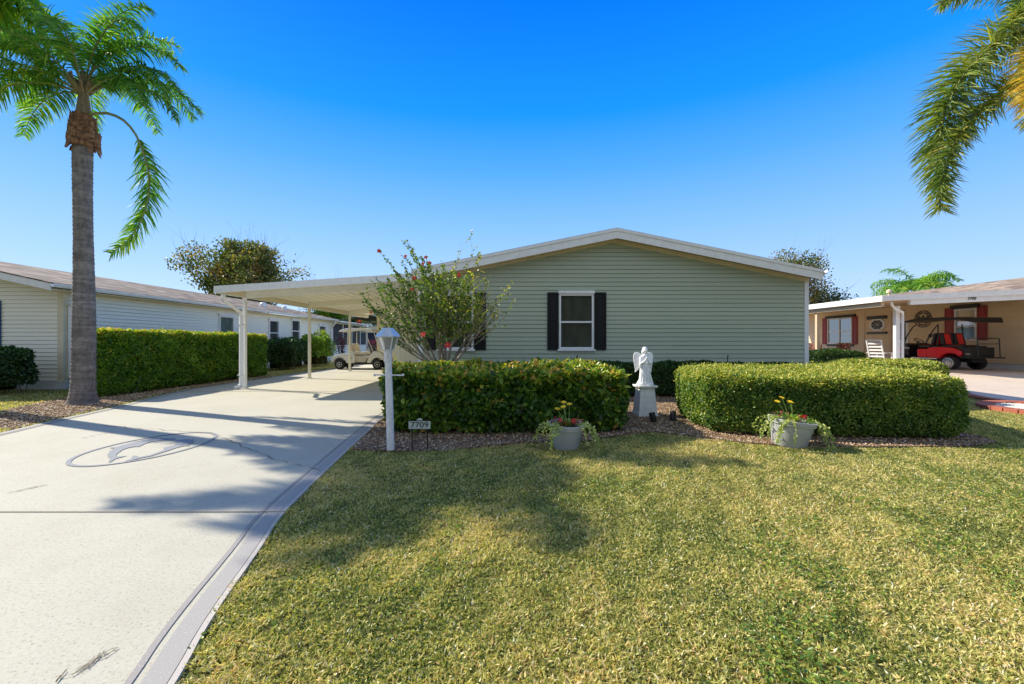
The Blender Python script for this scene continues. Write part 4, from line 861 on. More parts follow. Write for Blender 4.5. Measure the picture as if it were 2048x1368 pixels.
def palm_body(t, x, y, zb, zc, r0, r1, lean=(0, 0), boots=True):
    g = MB(); pts = []; rad = []; K = int(zb*38); rj = random.Random(3)
    for k in range(K+1):
        f = k/K; z = f*zb; pts.append((x+lean[0]*f+.02*math.sin(f*5), y+lean[1]*f, z)); fl = .085*math.exp(-z/.15); rad.append(r0*(1-f)+r1*f+fl+.0045*(k % 3-1)*rj.uniform(.3, 1.2)+.003*rj.uniform(-1, 1)+.010*math.sin(f*7))
    g.tube(pts, rad, 28); g.build('trunk', M_TRUNK, t, smooth='all')
    X, Y_ = x+lean[0], y+lean[1]; r = random.Random(5)
    if boots:
        g = MB(); g.lathe([(r1*.9, zb-.05), (r1*1.15, zb+.01), (r1*1.5, zb+.06), (r1*1.55, zb+.15), (r1*1.3, zb+.27), (r1*1.1, zb+.42), (r1*.95, zb+.6)], (X, Y_, 0), 26); g.v = [(X+(v_[0]-X)*(f_ := r.uniform(.86, 1.14)), Y_+(v_[1]-Y_)*f_, v_[2]+r.uniform(-.02, .02)) for v_ in g.v]
        for k in range(150):
            a = r.uniform(0, 6.28); z = zb+r.uniform(-.06, .5); rr_ = r1*(1.42-max(0, z-zb-.12)*1.3); p = Vector((X+math.cos(a)*rr_, Y_+math.sin(a)*rr_, z)); out = Vector((math.cos(a), math.sin(a), 0)); tan = Vector((-math.sin(a), math.cos(a), 0)); hgt = r.choice([-1, 1, 1])*r.uniform(.05, .2); wd = r.uniform(.02, .07)
            g.add([p-tan*wd-out*.03, p+tan*wd-out*.03, p+tan*wd*.6+out*r.uniform(.02, .06)+Vector((0, 0, hgt)), p-tan*wd*.6+out*.03+Vector((0, 0, hgt*.9)), p+out*.035, ], [(0, 1, 4), (1, 2, 4), (2, 3, 4), (3, 0, 4)])
        g.build('boot_ring', M_BOOT, t)
    g = MB(); g.tube([(X, Y_, zb+.3), (X, Y_, zb+.6), (X, Y_, zc-.2), (X, Y_, zc+.3)], [r1*.95, r1*.8, r1*.55, .03], 14); g.build('crown_shaft', M_SHAFT, t, smooth=True)
    return X, Y_
def petiole_bases(t, X, Y_, zc, angs):
    g = MB()
    for a, e, ln in angs: g.tube([(X+math.cos(a)*.07, Y_+math.sin(a)*.07, zc-.28), (X+math.cos(a)*(.1+ln*.35), Y_+math.sin(a)*(.1+ln*.35), zc-.28+ln*.6), (X+math.cos(a)*ln*.7, Y_+math.sin(a)*ln*.7, zc-.28+ln)], [.045, .03, .018], 6, flat=.6)
    g.build('petiole_bases', M_SHAFT, t)
px_, py_ = -8.31, 8.42
p1 = thing('queen_palm', 'tall queen palm with ringed grey trunk at the end of the long hedge', 'palm tree', (px_, py_, 0)); random.seed(3)
X, Y_ = palm_body(p1, px_, py_, 5.0, 6.15, .175, .148, (.02, 0)); ZC = 6.3
FR1 = [ # az, el, L, droop  (degrees)
 (-5, 46, 2.45, 118), (8, 66, 2.5, 120), (-14, 30, 2.1, 105), (4, 56, 2.5, 122), (12, 36, 2.2, 110), (30, 52, 2.5, 110), (60, 60, 2.6, 110), (95, 55, 2.7, 110), (130, 50, 2.8, 112), (160, 55, 2.9, 118), (182, 40, 2.7, 105), (176, 66, 3.1, 118), (200, 55, 2.9, 112), (190, 22, 2.4, 95), (225, 52, 2.6, 115), (262, 50, 2.3, 120), (300, 58, 2.5, 118), (335, 62, 2.7, 112), (165, 20, 2.3, 90), (210, 35, 2.5, 105), (245, 78, 2.4, 90), (60, 80, 2.5, 80), (345, 76, 2.6, 95), (184, 25, 3.4, 62), (18, 78, 2.4, 100), (150, 76, 2.5, 95)]
angs = []
for i, (a, e, L_, dr_) in enumerate(FR1):
    frond(p1, (X+math.cos(R(a))*.06, Y_+math.sin(R(a))*.06, ZC-.3+.25*(e > 60)), R(a), R(e), L_*(.86 if L_ < 3.2 else 1), R(dr_), .46, 96, M_PALM, .42, .026, .38, .16, 100+i, var0=.42 if 120 < a < 260 else .30, pw_=1.25)  # left-hand fronds start yellower: sunlight on that side put into the leaflet colour
    angs.append((R(a), R(e), .3))
petiole_bases(p1, X, Y_, ZC, angs)
# hanging broken frond on the right side
hang = [pw(178, 229, py_), pw(215, 224, py_-.02), pw(250, 240, py_-.04), pw(275, 272, py_-.05), pw(296, 330, py_-.05), pw(300, 390, py_-.05), pw(285, 440, py_-.05), pw(258, 480, py_-.05), pw(222, 508, py_-.05)]
def frond_path(parent, path, leaf_len, nl, mat, t0, seed, g_=.3, wleaf=.022, var0=.4, fwd=.7, foxtail=False, rach=.022, plum=.3, label=None):
    r = np.random.default_rng(seed); P_ = np.array(path, float); d = np.r_[0, np.cumsum(np.linalg.norm(np.diff(P_, axis=0), axis=1))]; K = 40; s_ = np.linspace(0, d[-1], K+1)
    pts = np.stack([np.interp(s_, d, P_[:, j]) for j in range(3)], 1)
    for _ in range(3): pts[1:-1] = (pts[:-2]+pts[1:-1]*2+pts[2:])/4
    ds = nrm(np.gradient(pts, axis=0)); tt = np.repeat(np.linspace(t0, .995, nl), 2); n = len(tt); idx = tt*K; i0 = np.clip(idx.astype(int), 0, K-1); fr = (idx-i0)[:, None]
    P = pts[i0]*(1-fr)+pts[i0+1]*fr; Dr = ds[i0]; side = nrm(np.cross(Dr, np.array([0, -1, .2]))+1e-4); nu = np.cross(side, Dr); sg = np.tile([1, -1], n//2)[:, None]
    if foxtail: ph = r.uniform(0, 6.283, n)[:, None]; D = nrm(side*np.cos(ph)+nu*np.sin(ph)+Dr*fwd+r.normal(0, .12, (n, 3)))
    else: D = nrm(side*sg+Dr*fwd+nu*r.normal(0, plum, (n, 1))+r.normal(0, .1, (n, 3)))
    prof = np.clip(np.minimum((tt-t0+.05)*6, 1)*(1-.6*np.clip((tt-.5)/.5, 0, 1)**1.5), .2, 1)
    v, f4, f3 = ribbons(P, D, nrm(nu+r.normal(0, .5, (n, 3))), leaf_len*prof*r.uniform(.8, 1.1, n), wleaf, g_*r.uniform(.5, 1.4, n), 4)
    var = np.clip(var0+r.normal(0, .16, n)+noise2(P, 1, seed)*.1, 0, 1)
    rm = MB(); rm.tube([tuple(p) for p in pts[::2]], list(np.linspace(rach, .004, len(pts[::2]))), 6, cap=False); RV = np.array(rm.v); nv = len(RV)
    V = np.r_[RV, v]; F4 = np.r_[np.array(rm.f), f4+nv]; midx = np.r_[np.ones(len(rm.f)), np.zeros(len(f4)+len(f3))].astype(int)
    o = fast_mesh('frond', V, F4, f3+nv, np.r_[np.full(nv, .5), np.repeat(var, 9)], [mat, M_RACH], parent, midx=midx)
    if label: o['label'] = label
    return o
frond_path(p1, hang, .52, 130, M_PALM, .33, 55, .30, .030, .35, .8, rach=.03, label='broken frond hanging down beside the trunk')
# two more palms of the same kind standing just outside the frame, whose crowns shade the driveway
for (x_, y_, zc_, sd, lab) in ((-10.75, 8.1, 8.0, 200, 'taller queen palm left of the frame whose fronds reach in at the left edge'),):
    pp = thing('queen_palm', lab, 'palm tree', (x_, y_, 0)); palm_body(pp, x_, y_, zc_-1.1, zc_, .2, .15)
    r = random.Random(sd)
    for i in range(19): a = i*19+r.uniform(-6, 6); frond(pp, (x_+math.cos(R(a))*.06, y_+math.sin(R(a))*.06, zc_-.2), R(a), R(r.uniform(20, 62)), 2.5 if 185 < a < 205 else r.uniform(1.6, 2.1), R(r.uniform(85, 115)), .5, 110, M_PALM, .4, .04, .38, .16, sd+i, var0=.5)
# foxtail palm at right: trunk rises from the ring bed just outside the frame
fx, fy = RC[0]+.35, RC[1]
p2 = thing('foxtail_palm', 'foxtail palm whose bushy arching fronds hang in at the upper right', 'palm tree', (fx, fy, 0))
palm_body(p2, fx, fy, 5.6, 6.7, .16, .13, boots=False)
ft = [[(2150, 70), (2060, 55), (1985, 85), (1925, 150), (1885, 230), (1875, 320), (1882, 422)], [(2150, 130), (2075, 150), (2000, 185), (1945, 235), (1905, 290), (1885, 345), (1880, 390)],
      [(2150, 60), (2100, 70), (2070, 120), (2062, 190), (2066, 250)], [(2150, 30), (2080, -25), (2000, -40), (1930, -22), (1880, 8)], [(2150, 20), (2100, -10), (2060, 0), (2030, 35), (2015, 60)], [(2150, 50), (2230, 0), (2330, 60), (2380, 200)], [(2150, 50), (2200, -60), (2260, -50), (2300, 60)]]
for i, pth in enumerate(ft):
    dy = [0, -.25, -.7, .3, -.5, .2, .8][i]; n_ = len(pth)
    path = [(fx, fy, 6.5)] + [pw(q[0], q[1], fy+dy*min(1, (k+.5)/n_*1.5)) for k, q in enumerate(pth) if k > 0]
    frond_path(p2, path, [.66, .46, .52, .5, .5, .55, .5][i], [620, 430, 420, 260, 260, 120, 120][i], M_FOX, .12, 400+i, .16, .024, [.42, .35, .8, .4, .3, .4, .4][i], .55, True, .03)
# ------------------------------------------------------------------ broadleaf trees
def tree(name, label, cat, base, H, crown, cr_, nleaf, L, W, mat, seed, trunk_r=.25, var0=.45, nlimb=9, bare=0, spread=.5, hb=None):
    r = random.Random(seed); rg = np.random.default_rng(seed); t = thing(name, label, cat, base); g = MB(); bx, by = base[:2]; cxx, cyy, czz = crown; hb = hb or H*.3
    g.tube([(bx, by, 0), (bx+.05, by, hb*.5), (bx, by, hb)], [trunk_r*1.3, trunk_r, trunk_r*.8], 10); tips = []
    def br(p, d, ln, rad, lev):
        pts = [p]; rd = [rad]; q = Vector(p); dd = Vector(d)
        for k in range(4):
            dd = (dd+Vector((r.uniform(-.25, .25), r.uniform(-.25, .25), r.uniform(-.08, .2)))).normalized(); q = q+dd*ln/4; pts.append(tuple(q)); rd.append(rad*(1-.16*(k+1)))
        g.tube(pts, rd, 5, cap=False)
        if lev == 0: tips.extend([pts[-1], pts[-2], pts[-3]]); return
        for j in range(r.randint(3, 4)):
            k = r.randint(1, 4); nd = (dd+Vector((r.uniform(-1, 1), r.uniform(-1, 1), r.uniform(-.5, .8)))*.75).normalized(); br(pts[k], nd, ln*r.uniform(.5, .72), rd[k]*.6, lev-1)
    for i in range(nlimb):
        a = i*2.4+r.uniform(-.3, .3); e = r.uniform(.1, 1.3); tgt = Vector((cxx+cr_[0]*.62*math.cos(a)*math.cos(e), cyy+cr_[1]*.62*math.sin(a)*math.cos(e), czz+cr_[2]*.55*math.sin(e)))
        p = Vector((bx, by, hb*r.uniform(.75, 1))); d = tgt-p; br(tuple(p), tuple(d.normalized()), d.length*.9, trunk_r*.45, 2)
    g.build('trunk', M_BARK, t); T = np.array(tips)
    q = (T-np.array(crown))/np.array(cr_); ok = (np.linalg.norm(q, axis=1) < 1.15); T = T[ok] if ok.sum() > 20 else T
    k = rg.integers(0, len(T), nleaf); P = T[k]+rg.normal(0, spread, (nleaf, 3))*np.array([1, 1, .7]); q = (P-np.array(crown))/np.array(cr_); lim = 1+.15*noise2(P, .25, seed); P = P[np.linalg.norm(q, axis=1) < lim*1.08]; n = len(P)
    v, f = leaves(P, rvec(n), rvec(n)+np.array([0, 0, .5]), rg.uniform(.6, 1.2, n)*L, rg.uniform(.7, 1.1, n)*W); var = np.clip(var0+noise2(P, .35, seed+1)*.22+rg.normal(0, .15, n), 0, 1)
    fast_mesh('crown', v, f, None, np.repeat(var, 6), [mat], t); return t
tree('oak_tree', 'broad autumn-tinted tree rising behind the brown shingle roof', 'tree', (-24.5, 40, 0), 10, (-25.1, 40, 5.7), (7.4, 5.0, 4.3), 19000, .26, .17, M_OAK, 21, .35, .50, 22, spread=.40, hb=2.2)
tree('oak_tree', 'brown-leaved tree just showing behind the right end of the sage house roof', 'tree', (20.6, 32, 0), 8, (20.6, 32, 5.0), (2.9, 2.6, 2.9), 8000, .17, .11, M_OAK, 22, .2, .6, 12, spread=.32, hb=2.2)
tree('broadleaf_tree', 'sparse dark tree behind the gap between the sage and tan houses', 'tree', (23.6, 33, 0), 6, (23.4, 33, 3.9), (2.0, 2.3, 1.4), 3200, .15, .09, M_GREEN, 23, .14, .25, 9, spread=.3, hb=1.8)
tree('broadleaf_tree', 'dark green tree beyond the far end of the cream house', 'tree', (-17, 44, 0), 8, (-17.5, 44, 4.6), (5.5, 3.5, 2.4), 11000, .24, .16, M_GREEN, 24, .25, .25, 12, spread=.45, hb=1.8)
tree('broadleaf_tree', 'sunlit green tree showing under the carport roof at the back', 'tree', (-15.8, 38, 0), 6, (-15.9, 38, 3.5), (2.8, 2.4, 1.5), 6000, .2, .13, M_LHEDGE, 25, .2, .5, 10, spread=.35, hb=1.4)
tree('broadleaf_tree', 'shaded blue-green tree behind the white golf cart', 'tree', (-14.5, 52, 0), 7, (-14.5, 52, 3.6), (5.5, 3, 3), 9000, .25, .16, M_GREEN, 26, .25, .2, 12, spread=.5, hb=1.5)
# far queen palm over the tan roof
pp = thing('queen_palm', 'distant palm with drooping crown above the tan shingle roof', 'palm tree', (30.6, 33, 0)); palm_body(pp, 30.6, 33, 4.6, 5.2, .2, .16, boots=False); r = random.Random(9)
for i in range(25): a = i*137.5+r.uniform(-10, 10); frond(pp, (30.6, 33, 5.0), R(a), R(r.uniform(35, 78)), r.uniform(2.7, 3.3), R(r.uniform(100, 125)), .85, 46, M_PALM, .5, .06, .5, .15, 500+i, var0=.42, rach=.03)
pp = thing('queen_palm', 'tip of a small palm showing above the brown shingle ridge', 'palm tree', (-25.8, 30, 0)); palm_body(pp, -25.8, 30, 4.2, 4.75, .14, .1, boots=False)
for i in range(10): a = i*137.5; frond(pp, (-25.8, 30, 4.6), R(a), R(r.uniform(20, 75)), .8, R(60), .3, 20, M_PALM, .3, .05, .2, .1, 560+i, var0=.6, rach=.015)
# red ti plants
def ti(x, y, h, lab, seed):
    t = thing('ti_plant', lab, 'plant', (x, y, 0), 'red-leaved plants behind the carport'); r = np.random.default_rng(seed); g = MB(); n = 130; P = []; D = []
    for k in range(5):
        dx, dy, hh = r.uniform(-.3, .3), r.uniform(-.3, .3), h*r.uniform(.5, 1); g.tube([(x, y, 0), (x+dx*.6, y+dy*.6, hh*.5), (x+dx, y+dy, hh)], [.02, .016, .01], 5)
        for j in range(n//5): f = r.uniform(.35, 1); a = r.uniform(0, 6.28); P.append((x+dx*f, y+dy*f, hh*f)); D.append((math.cos(a), math.sin(a), r.uniform(-.1, 1)))
    g.build('stems', M_BARK, t); P = np.array(P); D = np.array(D); N = np.tile([0, 0, 1.], (len(P), 1))+rvec(len(P))*.3; v, f4, f3 = ribbons(P, D, N, r.uniform(.25, .42, len(P)), .08, .35, 4)
    fast_mesh('foliage', v, f4, f3, np.repeat(r.random(len(P)), 9), [M_TI], t)
ti(-10.1, 25.8, 1.75, 'dark red ti plant left of the carport rear post in front of the porch', 31); ti(-8.7, 27.5, 1.75, 'red ti plant seen through the white golf cart above its seat', 32)
# far house behind the white cart
fh = thing('far_house', 'distant pale house with dark blue shaded windows seen past the white cart', 'house', (-11, 42, 0))
g = MB(); g.box(-18, -10.2, 42, 50, 0, 2.7); g.build('wall', M_CREAM, fh)
g = MB(); slope_box(g, -14, -18.5, 3.9, 2.75, 41.5, 50, 0, .15); slope_box(g, -14, -9.7, 3.9, 2.75, 41.5, 50, 0, .15); g.build('roof', M_LBLU, fh)
M_DBL = pm('dark_blue_window', (.02, .04, .11), (.012, .025, .07), 3, .2)
for xa, xb in ((-17, -15.8), (-14.9, -13.0), (-12.6, -11.0)):
    g = MB(); g.box(xa, xb, 41.95, 41.99, .9, 2.1); wn = g.build('window', M_DBL, fh); g = MB()
    for x_ in (xa, (xa+xb)/2, xb): g.box(x_-.05, x_+.05, 41.9, 41.94, .85, 2.15)
    g.build('frame', M_WHITE, wn)
# ------------------------------------------------------------------ hibiscus
hb = thing('hibiscus_bush', 'open-branched hibiscus with red flowers growing behind the broad-leaved hedge', 'shrub', (-1.26, 7.95, 0))
r = random.Random(77); g = MB(); LP = []; LD = []; tipsH = []; tw_ = []; bx, by = -1.26, 7.95
def hbr(p, d, ln, rad, lev, bare):
    pts = [tuple(p)]; rd = [rad]; q = Vector(p); dd = Vector(d).normalized(); K = 5
    for k in range(K):
        dd = (dd+Vector((r.uniform(-.13, .13), r.uniform(-.13, .13), r.uniform(-.05, .12)))).normalized(); q = q+dd*ln/K; pts.append(tuple(q)); rd.append(rad*(1-.15*(k+1)))
    g.tube(pts, rd, 5 if lev else 4, cap=False)
    if lev <= 2:
        nn = int(ln*((48 if lev < 2 else 26) if not bare else (14 if lev < 2 else 2)))
        for _ in range(nn):
            f = r.uniform(.25, 1)*K; k = min(int(f), K-1); a, b = Vector(pts[k]), Vector(pts[k+1]); LP.append(a.lerp(b, f-k)); LD.append((dd*.4+Vector((r.uniform(-1, 1), r.uniform(-1, 1), r.uniform(-.7, .9)))).normalized())
    if lev == 0: tipsH.append(pts[-1]); return
    for j in range(r.randint(4, 5) if lev > 1 else r.randint(3, 4)):
        k = r.randint(1, K); nd = (dd*1.1+Vector((r.uniform(-1, 1), r.uniform(-1, 1), r.uniform(-.55, .75)))*.62).normalized(); hbr(pts[k], nd, ln*r.uniform(.42, .66), rd[k]*.6, lev-1, bare)
main_ = [(-1.0, -.15, .72, 1.65, 0), (-.75, .1, 1.05, 1.7, 0), (-.45, -.25, 1.3, 1.6, 0), (-.2, .2, 1.5, 1.65, 0), (.1, -.1, 1.6, 1.55, 0), (.15, .1, 1.8, 1.9, 1), (.45, -.2, 1.4, 1.5, 0), (.7, .15, 1.3, 1.75, 1), (.85, -.1, .85, 1.35, 1), (.95, 0, 1.25, 1.6, 1), (-1.15, .2, .5, 1.35, 0), (-.9, -.2, .95, 1.55, 0), (.35, .25, 1.1, 1.3, 0), (-.1, -.4, .9, 1.1, 0), (-.6, -.4, .8, 1.2, 0), (.3, -.45, .9, 1.1, 0), (-.3, .35, 1.0, 1.3, 0), (.6, .3, .9, 1.1, 0), (-.05, -.1, 1.2, 1.3, 0)]
for dx, dy, dz, ln, bare in main_:
    p0 = Vector((bx+r.uniform(-.09, .09), by+r.uniform(-.06, .06), 0)); kn = Vector((bx+dx*.22, by+dy*.22, .80)); g.tube([tuple(p0), tuple(p0.lerp(kn, .5)+Vector((r.uniform(-.03, .03), 0, 0))), tuple(kn)], [.036, .03, .026], 6, cap=False)
    hbr(kn, (dx, dy, dz), ln*(.84 if dx > -.7 else .70), .023, 2, bare)
g.build('branches', M_TWIG, hb)
FL_ = []; gq = MB()
def hib_flower(p, rad):
    g = MB(); rad *= .75; c = Vector(p); ax = Vector((r.uniform(-.5, .5), -1, r.uniform(-.1, .6))).normalized(); u = ax.cross(Vector((0, 0, 1))).normalized(); w_ = u.cross(ax)
    for k in range(5):
        a = k*1.2566+.3; d = u*math.cos(a)+w_*math.sin(a); s_ = u*math.cos(a+1.57)+w_*math.sin(a+1.57)
        g.add([c, c+d*rad*.5+s_*rad*.4+ax*rad*.35, c+d*rad+s_*rad*.28+ax*rad*.25, c+d*rad*1.08+ax*rad*.15, c+d*rad-s_*rad*.28+ax*rad*.3, c+d*rad*.5-s_*rad*.4+ax*rad*.4], [(0, 1, 2, 3), (0, 3, 4, 5)])
    fo = g.build('flower', M_REDF, hb, smooth='all'); g = MB(); g.tube([tuple(c), tuple(c+ax*rad*1.1)], [.006, .004], 5); g.lathe([(0, -.006), (.008, 0), (0, .008)], tuple(c+ax*rad*1.15), 6); g.build('stamen', M_YELF, fo)
for (fxp, fyp, yo, rd_) in ((758, 502, 7.7, .05), (811, 513, 7.7, .045), (852, 515, 7.6, .05), (846, 528, 7.5, .045), (859, 526, 7.4, .045), (828, 556, 7.3, .05), (824, 579, 7.2, .045), (918, 550, 7.3, .05), (719, 644, 7.6, .055), (847, 669, 6.95, .065), (896, 691, 7.1, .07), (742, 625, 7.5, .035)):
    fp_ = Vector(pw(fxp, fyp, yo)); hib_flower(tuple(fp_), rd_); FL_.append(fp_)
for fp_ in FL_:
    c_ = Vector((bx-.05, by, 1.25)); tw2 = [fp_.lerp(c_, f_)+Vector((0, 0, .10*math.sin(f_*3.14))) for f_ in (0.01, .2, .4, .6, .8)]; gq.tube([tuple(p) for p in tw2], [.003, .005, .007, .009, .011], 4)
    for j_ in range(34):
        f_ = r.random()*3; i_ = int(f_); LP.append(tw2[i_].lerp(tw2[i_+1], f_-i_)); LD.append(((fp_-c_).normalized()*.4+Vector((r.uniform(-1, 1), r.uniform(-1, 1), r.uniform(-.7, .9)))).normalized())
for _ in range(560):
    q_ = Vector((r.gauss(0, 1), r.gauss(0, 1), r.gauss(0, 1))).normalized()*(r.random()**.45); p_ = Vector((bx-.12+q_.x*.92, by+q_.y*.7, 1.72+q_.z*.74))
    if p_.x-bx > .55+.35*(p_.z-1.2) or p_.z < .95+.55*abs(p_.x-bx+.1): continue
    d_ = (p_-Vector((bx, by, .6))).normalized(); d_ = (d_+Vector((r.uniform(-.4, .4), r.uniform(-.4, .4), r.uniform(-.3, .4)))).normalized(); l_ = r.uniform(.12, .26)
    tw_.append((tuple(p_), tuple(p_+d_*l_)))
    for j_ in range(8): LP.append(p_+d_*l_*r.random()); LD.append((d_*.4+Vector((r.uniform(-1, 1), r.uniform(-1, 1), r.uniform(-.7, .9)))).normalized())
for a_, b_ in tw_: gq.tube([a_, b_], [.0035, .002], 3, cap=False)
gq.build('flowering_branches', M_TWIG, hb)
LP = np.array([tuple(p) for p in LP]); LD = np.array([tuple(p) for p in LD]); rng = np.random.default_rng(5); n = len(LP)
LP = LP[rng.random(n) < 1]; v, f = leaves(LP, LD, rvec(n)+np.array([0, 0, .9]), rng.uniform(.030, .062, n), rng.uniform(.020, .038, n))
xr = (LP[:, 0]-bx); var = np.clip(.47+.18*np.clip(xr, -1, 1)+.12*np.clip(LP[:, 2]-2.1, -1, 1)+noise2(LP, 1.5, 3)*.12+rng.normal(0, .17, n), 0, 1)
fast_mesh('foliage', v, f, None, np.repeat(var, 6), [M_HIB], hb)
# ------------------------------------------------------------------ lamp post
LXp, LYp = -1.33, 4.77
lp = thing('lamp_post', 'weathered white garden lamp post with crossbar and faceted lantern', 'lamp post', (LXp, LYp, 0))
M_WWOOD = pm('weathered_white', (.86, .87, .90), (.66, .64, .62), 30, .6, bmp=.3, bscale=80, stretch=(1, 1, .35))
zl = CAMH+(684-703)*LYp/F; topx = LXp-.030
g = MB(); g.tube([(LXp, LYp, 0), (LXp-.012, LYp, .5), (topx, LYp, zl)], [.042, .040, .036], 14); g.build('post', M_WWOOD, lp, smooth=True)
g = MB(); g.lathe([(.038, zl-.12), (.043, zl-.11), (.043, zl), (.046, zl+.01), (.036, zl+.02)], (topx, LYp, 0), 14); g.lathe([(0, -.004), (.011, -.002), (.011, 0)], (topx+.0, LYp-.043, zl-.045), 8, 'y'); g.build('collar', M_WWOOD, lp, smooth=True)
zb = CAMH+(684-750)*LYp/F
g = MB(); g.tube([(topx-.14, LYp, zb+.002), (topx+.16, LYp, zb-.004)], .008, 8)
for xx in (topx-.145, topx+.165): g.lathe([(0, -.016), (.011, -.011), (.016, 0), (.011, .011), (0, .016)], (xx, LYp, zb), 10)
g.build('crossbar', M_WWOOD, lp, smooth=True)
zt = CAMH+(684-674)*LYp/F; zg = zl+.015; N6 = 6
def hexr(rad, z, rot=R(12)): return [(topx+rad*math.cos(rot+k*math.pi/3), LYp+rad*math.sin(rot+k*math.pi/3), z) for k in range(6)]
lt = MB(); b0, b1 = hexr(.058, zg), hexr(.112, zt)
for k in range(6): lt.tube([b0[k], b1[k]], .0065, 4); lt.tube([b0[k], b0[(k+1) % 6]], .006, 4); lt.tube([b1[k], b1[(k+1) % 6]], .006, 4)
lant = lt.build('lantern_frame', M_WWOOD, lp)
M_LG = pm('frosted_lantern_glass', (.55, .54, .50), (.42, .42, .40), 60, .25, bmp=.4, bscale=120); M_LG.node_tree.nodes['Principled BSDF'].inputs['Transmission Weight'].default_value = .55
g = MB(); i0, i1 = hexr(.055, zg), hexr(.108, zt); g.add(i0+i1, [(k, (k+1) % 6, 6+(k+1) % 6, 6+k) for k in range(6)]); g.build('glass_panels', M_LG, lant)
M_ROOF = pm('lantern_roof_metal', (.62, .68, .76), (.5, .56, .64), 20, .3, .2)
g = MB(); r1_, r2_, r3_, r4_ = hexr(.135, zt+.004), hexr(.132, zt+.012), hexr(.070, zt+.078), hexr(.052, zt+.10); g.add(hexr(.1, zt+.003)+r1_+r2_+r3_+r4_, [(j*6+k, j*6+(k+1) % 6, (j+1)*6+(k+1) % 6, (j+1)*6+k) for j in range(4) for k in range(6)]+[tuple(range(24, 30))]); g.build('lantern_roof', M_ROOF, lp)
g = MB(); g.lathe([(.0, zg+.01), (.014, zg+.01), (.014, zg+.05), (.024, zg+.08), (.018, zg+.115), (0, zg+.12)], (topx, LYp, 0), 10); g.build('bulb', M_WHITE, lp, smooth=True)
# ------------------------------------------------------------------ number sign
sg_ = thing('house_number_sign', 'small grey plate reading 7709 on two black stakes in the gravel', 'sign', (-1.01, LYp, 0))
sx0, sx1 = (817.5-1024)*LYp/F, (861-1024)*LYp/F; sz0, sz1 = CAMH+(684-857.5)*LYp/F, CAMH+(684-842)*LYp/F
M_PLATE = pm('sign_plate', (.50, .55, .50), (.44, .50, .46), 20, .5)
g = MB(); g.box(sx0, sx1, LYp-.006, LYp+.004, sz0, sz1); g.build('plate', M_PLATE, sg_)
g = MB(); g.box(sx0-.004, sx1+.004, LYp-.009, LYp+.006, sz1, sz1+.007); g.box(sx0-.004, sx1+.004, LYp-.009, LYp+.006, sz0-.007, sz0)
for x_ in (sx0+.035, sx1-.035): g.box(x_-.006, x_+.006, LYp+.006, LYp+.016, 0, sz0+.01)
g.build('stake_frame', M_BLACK, sg_)
g = MB(); cxs = (sx0+sx1)/2; g.prism([(cxs+.032*math.cos(a), .0235*math.sin(a)) for a in np.linspace(0, math.pi, 13)], -.004, .004); g.v = [(x, LYp+z, sz1+.007+y) for x, y, z in g.v]; g.build('top_disc', M_PLATE, sg_)
text_mesh('house_number', '7709', .082, M_BLACK, sg_, Matrix.Translation((cxs, LYp-.008, (sz0+sz1)/2)) @ FR, .002, .0022, 0, 1.22)
